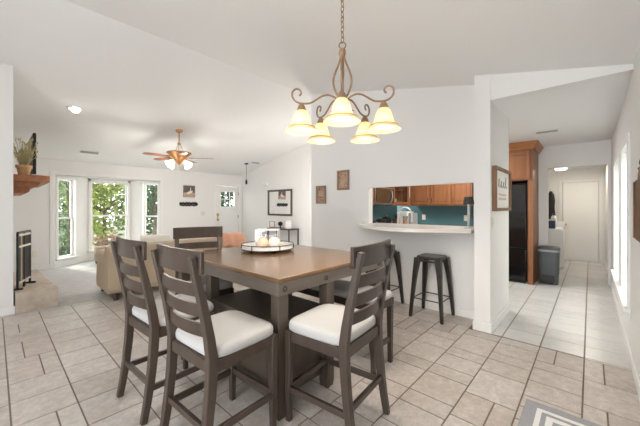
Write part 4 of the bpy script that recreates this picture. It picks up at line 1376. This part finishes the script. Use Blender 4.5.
cushion('pale cream throw pillow on the left half of the sofa', (1.86, 5.44, 0.735), -14, 0, 0.48, 0.34, 0.14, 'sofa_pale')
cushion('cream throw pillow in the middle of the sofa', (2.42, 5.44, 0.72), -14, 0, 0.48, 0.32, 0.14, 'sofa_pale')
# salmon throw draped over the right end of the sofa back
tp = [(-0.030, 0.58), (-0.036, 0.66), (-0.034, 0.73), (-0.014, 0.80), (0.03, 0.833), (0.09, 0.842), (0.16, 0.836), (0.225, 0.80), (0.272, 0.72), (0.278, 0.62)]
NX = 14
vs, fs = [], []
for i in range(NX + 1):
    u = i / NX
    x = 2.84 + 0.485 * u
    lift = 0.012 * math.sin(u * 9.0) + 0.026 * math.sin(PI * u) ** 0.7
    for q, (y, z) in enumerate(tp):
        hang = 0.05 * math.sin(u * 5.0 + 0.5) if q in (0, len(tp) - 1) else 0.0
        out = 0.010 * (1 + math.sin(u * 17 + q))
        vs.append((x, 5.06 + y + (-out if q < 4 else (out if q > 6 else 0)), z + lift * (1.0 if 2 < q < 8 else 0.3) + hang))
K = len(tp)
for i in range(NX):
    for q in range(K - 1):
        fs.append((i * K + q, (i + 1) * K + q, (i + 1) * K + q + 1, i * K + q + 1))
tw = MB().add(vs, fs).build('throw_blanket', 'salmon', angle=80)
so_m = tw.modifiers.new('thickness', 'SOLIDIFY')
so_m.thickness = 0.014
so_m.offset = 0.0
tag(tw, 'salmon pink throw draped over the right end of the sofa back', 'blanket')

# upholstered bench in the bay
ot = thing('ottoman', 'low beige upholstered bench in the bay window left of the sofa', 'bench', (1.98, 8.64, 0.004))
MB().loft([(0.36, 0.20, 0.09), (0.37, 0.21, 0.12), (0.37, 0.21, 0.38), (0.35, 0.20, 0.42), (0.2, 0.1, 0.43)], 40, 7).build('body', 'sofa', ot, angle=60)
for sx in (-1, 1):
    for sy in (-1, 1):
        MB().lathe([(0.02, 0), (0.035, 0.09), (0.035, 0.095)], 12, (sx * 0.31, sy * 0.15, 0)).build('foot', 'espresso', ot)

# console table with photos
cn = thing('console_table', 'thin dark console table under the wall mirror', 'table', (5.56, 6.50, 0))
MB().box(-0.19, 0.19, -0.48, 0.48, 0.735, 0.765).build('tabletop', 'espresso', cn, bevel=0.003)
for sx in (-1, 1):
    for sy in (-1, 1):
        MB().box(sx * 0.17 - 0.014, sx * 0.17 + 0.014, sy * 0.455 - 0.014, sy * 0.455 + 0.014, 0, 0.734).build('leg', 'espresso', cn)
MB().box(-0.155, 0.155, -0.44, 0.44, 0.20, 0.22).build('shelf', 'espresso', cn)


def photo_stand(label, loc, rz, w, h, frame, pic):
    t = thing('picture_frame', label, 'picture frame', loc, rz, 'photos on the console table')
    f = MB().box(-w / 2, -w / 2 + 0.02, -0.008, 0.008, 0, h).box(w / 2 - 0.02, w / 2, -0.008, 0.008, 0, h).box(-w / 2 + 0.02, w / 2 - 0.02, -0.008, 0.008, 0, 0.02).box(-w / 2 + 0.02, w / 2 - 0.02, -0.008, 0.008, h - 0.02, h)
    f.build('frame', frame, t, bevel=0.002)
    MB().box(-w / 2 + 0.02, w / 2 - 0.02, -0.004, 0.004, 0.02, h - 0.02).build('photo', pic, t)
    MB().box(-0.015, 0.015, 0.0085, 0.08, 0, 0.02).build('stand', frame, t)


photo_stand('brown framed photo at the left end of the console table', (5.52, 6.93, 0.766), -55, 0.16, 0.19, 'frame_brown', 'photo_white')
photo_stand('silver framed photo at the right end of the console table', (5.50, 6.18, 0.766), -45, 0.17, 0.23, 'steel', 'photo_white')
cm = thing('ornament', 'black ornament between the two framed photos', 'ornament', (5.52, 6.56, 0.766))
MB().lathe([(0.05, 0), (0.05, 0.01), (0.02, 0.02), (0.02, 0.06), (0.06, 0.09), (0.07, 0.13), (0.05, 0.17), (0.02, 0.19)], 16).build('body', 'black', cm)

# wall mirror
mi = thing('wall_mirror', 'large dark-framed rectangular mirror on the far right wall', 'mirror', (FX, 6.87, 1.50))
w, h, b = 0.555, 0.39, 0.055
f = MB().box(-0.035, -0.001, -w, -w + b, -h, h).box(-0.035, -0.001, w - b, w, -h, h).box(-0.035, -0.001, -w + b, w - b, -h, -h + b).box(-0.035, -0.001, -w + b, w - b, h - b, h)
f.build('frame', 'mirror_frame', mi, bevel=0.005)
MB().box(-0.018, -0.002, -w + b, w - b, -h + b, h - b).build('mirror_glass', 'mirror', mi, smooth=False)

# pictures on the bay wall
pc = thing('wall_picture', 'square dark picture of a white bird on the bay wall', 'picture', (3.94, BW - 0.001, 1.84))
MB().box(-0.17, 0.17, -0.03, 0, -0.17, 0.17).build('panel', 'photo_dark', pc, bevel=0.003)
MB().box(-0.17, 0.17, -0.0315, -0.0303, -0.168, -0.04).build('shore', 'photo_sand', pc)
bird = [(-0.10, -0.06), (-0.02, -0.09), (0.07, -0.05), (0.10, 0.0), (0.085, 0.02), (0.05, 0.01), (0.04, 0.06), (0.045, 0.10), (0.03, 0.115), (0.02, 0.10), (0.022, 0.05), (0.01, 0.0), (-0.05, -0.02)]
MB().prism(bird, -0.0335, -0.0316, 'y').build('bird', 'photo_white', pc)
sg = MB()
sg.box(-0.25, 0.25, -0.012, 0, -0.012, 0.02)
prof_s = [(-0.245, 0.045, 0.05), (-0.205, 0.03, 0.06), (-0.16, 0.05, 0.07), (-0.115, 0.028, 0.05), (-0.07, 0.055, 0.075), (-0.025, 0.04, 0.055), (0.02, 0.05, 0.075), (0.065, 0.03, 0.05), (0.11, 0.05, 0.06), (0.155, 0.04, 0.075), (0.20, 0.055, 0.055), (0.24, 0.03, 0.05)]
for x, a, c in prof_s:
    sg.tube([(x + 0.019 * math.cos(2 * PI * q / 10), -0.006, 0.003 + (a if math.sin(2 * PI * q / 10) > 0 else c) * math.sin(2 * PI * q / 10)) for q in range(10)], 0.015, 6, closed=True)
so2 = sg.build('wall_sign', 'black')
so2.location = (3.93, BW - 0.008, 1.46)
tag(so2, 'black cut-out script sign under the bird picture', 'sign')


# framed pieces on the pass-through wall (facing -X): local x along +Y
def wall_frame(label, y, z, w, h, fm, art, b, cat='picture', extra=None):
    t = thing('wall_picture', label, cat, (WP, y, z), 0)
    f = MB().box(-0.028, -0.001, -w, -w + b, -h, h).box(-0.028, -0.001, w - b, w, -h, h).box(-0.028, -0.001, -w + b, w - b, -h, -h + b).box(-0.028, -0.001, -w + b, w - b, h - b, h)
    f.build('frame', fm, t, bevel=0.004)
    MB().box(-0.016, -0.002, -w + b, w - b, -h + b, h - b).build('art', art, t)
    if extra:
        extra(t)
    return t


def relief_a(t):
    MB().box(-0.021, -0.0165, -0.055, 0.055, -0.075, 0.07).build('inner_plaque', 'photo_sand', t, bevel=0.003)
    MB().box(-0.023, -0.0215, -0.04, 0.04, -0.065, -0.03).build('plaque_base', 'art_a', t)


def relief_b(t):
    o = MB()
    for k in range(14):
        a = k * 0.9
        r = 0.02 + 0.006 * k
        o.ball((-0.018, r * 0.7 * math.cos(a), r * 1.05 * math.sin(a)), 0.028, 8, 6, 0.25, 1, 1.2)
    o.build('relief', 'photo_sand', t)


wall_frame('lower brown framed plaque on the wall beside the pass-through, left of the other', 3.56, 1.59, 0.115, 0.16, 'frame_brown', 'art_a', 0.035, extra=relief_a)
wall_frame('upper brown framed leaf picture on the wall beside the pass-through', 3.06, 1.82, 0.125, 0.165, 'frame_brown', 'art_b', 0.035, extra=relief_b)

# framed print on the hall side of the pillar
pf = thing('framed_print', 'white script print in a rustic wooden frame on the pillar wall', 'picture', (4.10, HY, 1.575))
w, h, b = 0.41, 0.25, 0.035
f = MB().box(-w, -w + b, -0.045, -0.001, -h, h).box(w - b, w, -0.045, -0.001, -h, h).box(-w + b, w - b, -0.045, -0.001, h - b, h).box(-w + b, w - b, -0.045, -0.001, -h, -h + b)
f.build('frame', 'rustic', pf, bevel=0.003)
MB().box(-w + b, w - b, -0.02, -0.002, -h + b, h - b).build('print', 'paper', pf)
sc = MB()
for k in range(4):
    x = -0.17 + 0.12 * k
    hgt = (0.075, 0.05, 0.05, 0.11)[k]
    sc.tube([(x - 0.04, -0.022, 0.03), (x - 0.01, -0.022, 0.05 + hgt), (x + 0.015, -0.022, 0.05 + hgt), (x, -0.022, 0.03), (x + 0.04, -0.022, 0.02), (x + 0.07, -0.022, 0.05)], 0.0035, 5)
sc.build('script_strokes', 'ink', pf)
s2 = MB()
for r_ in (-0.06, -0.11):
    s2.tube([(-0.2 + 0.025 * i, -0.022, r_ + 0.012 * math.sin(i * 2.2)) for i in range(17)], 0.004, 5)
s2.build('small_strokes', 'ink_pink', pf)

# carved wall piece at the right edge
wd = thing('carved_wall_piece', 'brown carved wooden wall piece with finials at the right edge', 'wall decor', (2.71, RY, 1.15))
MB().box(-0.25, 0.25, 0.001, 0.045, 0, 0.40).build('body', 'walnut', wd, bevel=0.004)
MB().prism([(-0.20, 0.401), (0.20, 0.401), (0.185, 0.44), (0.12, 0.47), (0, 0.50), (-0.12, 0.47), (-0.185, 0.44)], 0.003, 0.036, 'y').build('crest', 'walnut', wd, bevel=0.003)
for x in (-0.235, 0.235):
    MB().box(x - 0.018, x + 0.018, 0.0455, 0.053, 0.01, 0.39).build('post', 'rustic', wd, bevel=0.003)
for x in (-0.15, 0.15):
    MB().lathe([(0.016, 0.462), (0.02, 0.475), (0.008, 0.49), (0.014, 0.51), (0.010, 0.53), (0.002, 0.57)], 12, (x, 0.02, 0)).build('finial', 'walnut', wd)

# ------------------------------------------------------------------ things on the table
TZ = 0.9145
ty = thing('serving_tray', 'round white tray with a thin black metal gallery on the table', 'tray', (1.937, 2.505, TZ))
MB().lathe([(0.20, 0.022), (0.262, 0.022), (0.265, 0.028), (0.265, 0.034), (0.20, 0.036), (0.05, 0.036)], 48).build('board', 'paper', ty)
MB().tube([(0.268 * math.cos(2 * PI * i / 48), 0.268 * math.sin(2 * PI * i / 48), 0.072) for i in range(48)], 0.004, 6, closed=True).build('upper_ring', 'black', ty)
MB().tube([(0.268 * math.cos(2 * PI * i / 48), 0.268 * math.sin(2 * PI * i / 48), 0.028) for i in range(48)], 0.004, 6, closed=True).build('lower_ring', 'black', ty)
outb = [(0.258, 0.036), (0.262, 0.036), (0.262, 0.064), (0.258, 0.064)]
vs = [(r * math.cos(2 * PI * i / 48), r * math.sin(2 * PI * i / 48), z) for r, z in outb for i in range(48)]
fs = [(k * 48 + i, k * 48 + (i + 1) % 48, ((k + 1) % 4) * 48 + (i + 1) % 48, ((k + 1) % 4) * 48 + i) for k in range(4) for i in range(48)]
MB().add(vs, fs).build('rim_wall', 'paper', ty)
for k in range(6):
    a = 2 * PI * (k + 0.3) / 6
    MB().tube([(0.269 * math.cos(a), 0.269 * math.sin(a), 0.02), (0.269 * math.cos(a), 0.269 * math.sin(a), 0.075)], 0.004, 6).build('upright', 'black', ty)
for k in range(3):
    a = 2 * PI * (k + 0.1) / 3
    MB().lathe([(0.022, 0), (0.022, 0.0215)], 12, (0.17 * math.cos(a), 0.17 * math.sin(a), 0)).build('foot', 'black', ty)


gv = thing('glass_lantern', 'clear square glass vase standing at the back of the tray', 'vase', (2.005, 2.595, TZ + 0.0365), -47.7)
o = MB()
hw_, hh_ = 0.118, 0.17
for sx in (-1, 1):
    o.box(sx * hw_ - sx * 0.005, sx * hw_, -0.07, 0.07, 0.008, hh_)
    o.box(-hw_ + 0.005, hw_ - 0.005, sx * 0.07 - sx * 0.005, sx * 0.07, 0.008, hh_)
o.box(-hw_, hw_, -0.07, 0.07, 0, 0.0075)
o.build('glass_wall', 'vase_glass', gv, smooth=False)
o = MB()
for sx in (-1, 1):
    o.box(sx * hw_ - sx * 0.008, sx * hw_, -0.07, 0.07, hh_ + 0.0005, hh_ + 0.008)
    o.box(-hw_ + 0.008, hw_ - 0.008, sx * 0.07 - sx * 0.008, sx * 0.07, hh_ + 0.0005, hh_ + 0.008)
    for sy in (-1, 1):
        o.box(sx * hw_, sx * (hw_ + 0.006), sy * 0.07, sy * 0.076, 0.0, hh_ + 0.008)
o.build('rim', 'white', gv, smooth=False)
for k, (x, y, r, m, lb) in enumerate(((1.865, 2.495, 0.058, 'ball_peach', 'round peach ball candle at the front of the tray'), (1.945, 2.405, 0.060, 'ball_cream', 'round cream ball candle at the front of the tray'))):
    t = thing('ball_candle', lb, 'candle', (x, y, TZ + 0.0365))
    o = MB()
    o.ball((0, 0, r * 0.95), r, 24, 14, 1, 1, 0.95)
    o.build('wax', m, t, angle=80)
    MB().tube([(0, 0, r * 1.88), (0.002, 0, r * 2.1)], 0.0025, 5).build('wick', 'black', t)

# ------------------------------------------------------------------ rug at the bottom right
ru = thing('rug', 'grey rug with white border stripes at the bottom right corner', 'rug', (1.5, 0.065, 0.0005))
MB().box(-1.0, 1.05, -0.27, 0.27, 0, 0.010).build('pile', 'rug_grey', ru, bevel=0.003)
def ring(x0, x1, y0, y1, t, nm):
    MB().box(x0, x1, y0, y0 + t, 0.0101, 0.0125).box(x0, x1, y1 - t, y1, 0.0101, 0.0125).box(x0, x0 + t, y0 + t, y1 - t, 0.0101, 0.0125).box(x1 - t, x1, y0 + t, y1 - t, 0.0101, 0.0125).build(nm, 'rug_white', ru, smooth=False)
ring(-0.93, 0.975, -0.20, 0.20, 0.028, 'outer_stripe')
ring(-0.865, 0.915, -0.145, 0.145, 0.035, 'inner_stripe')
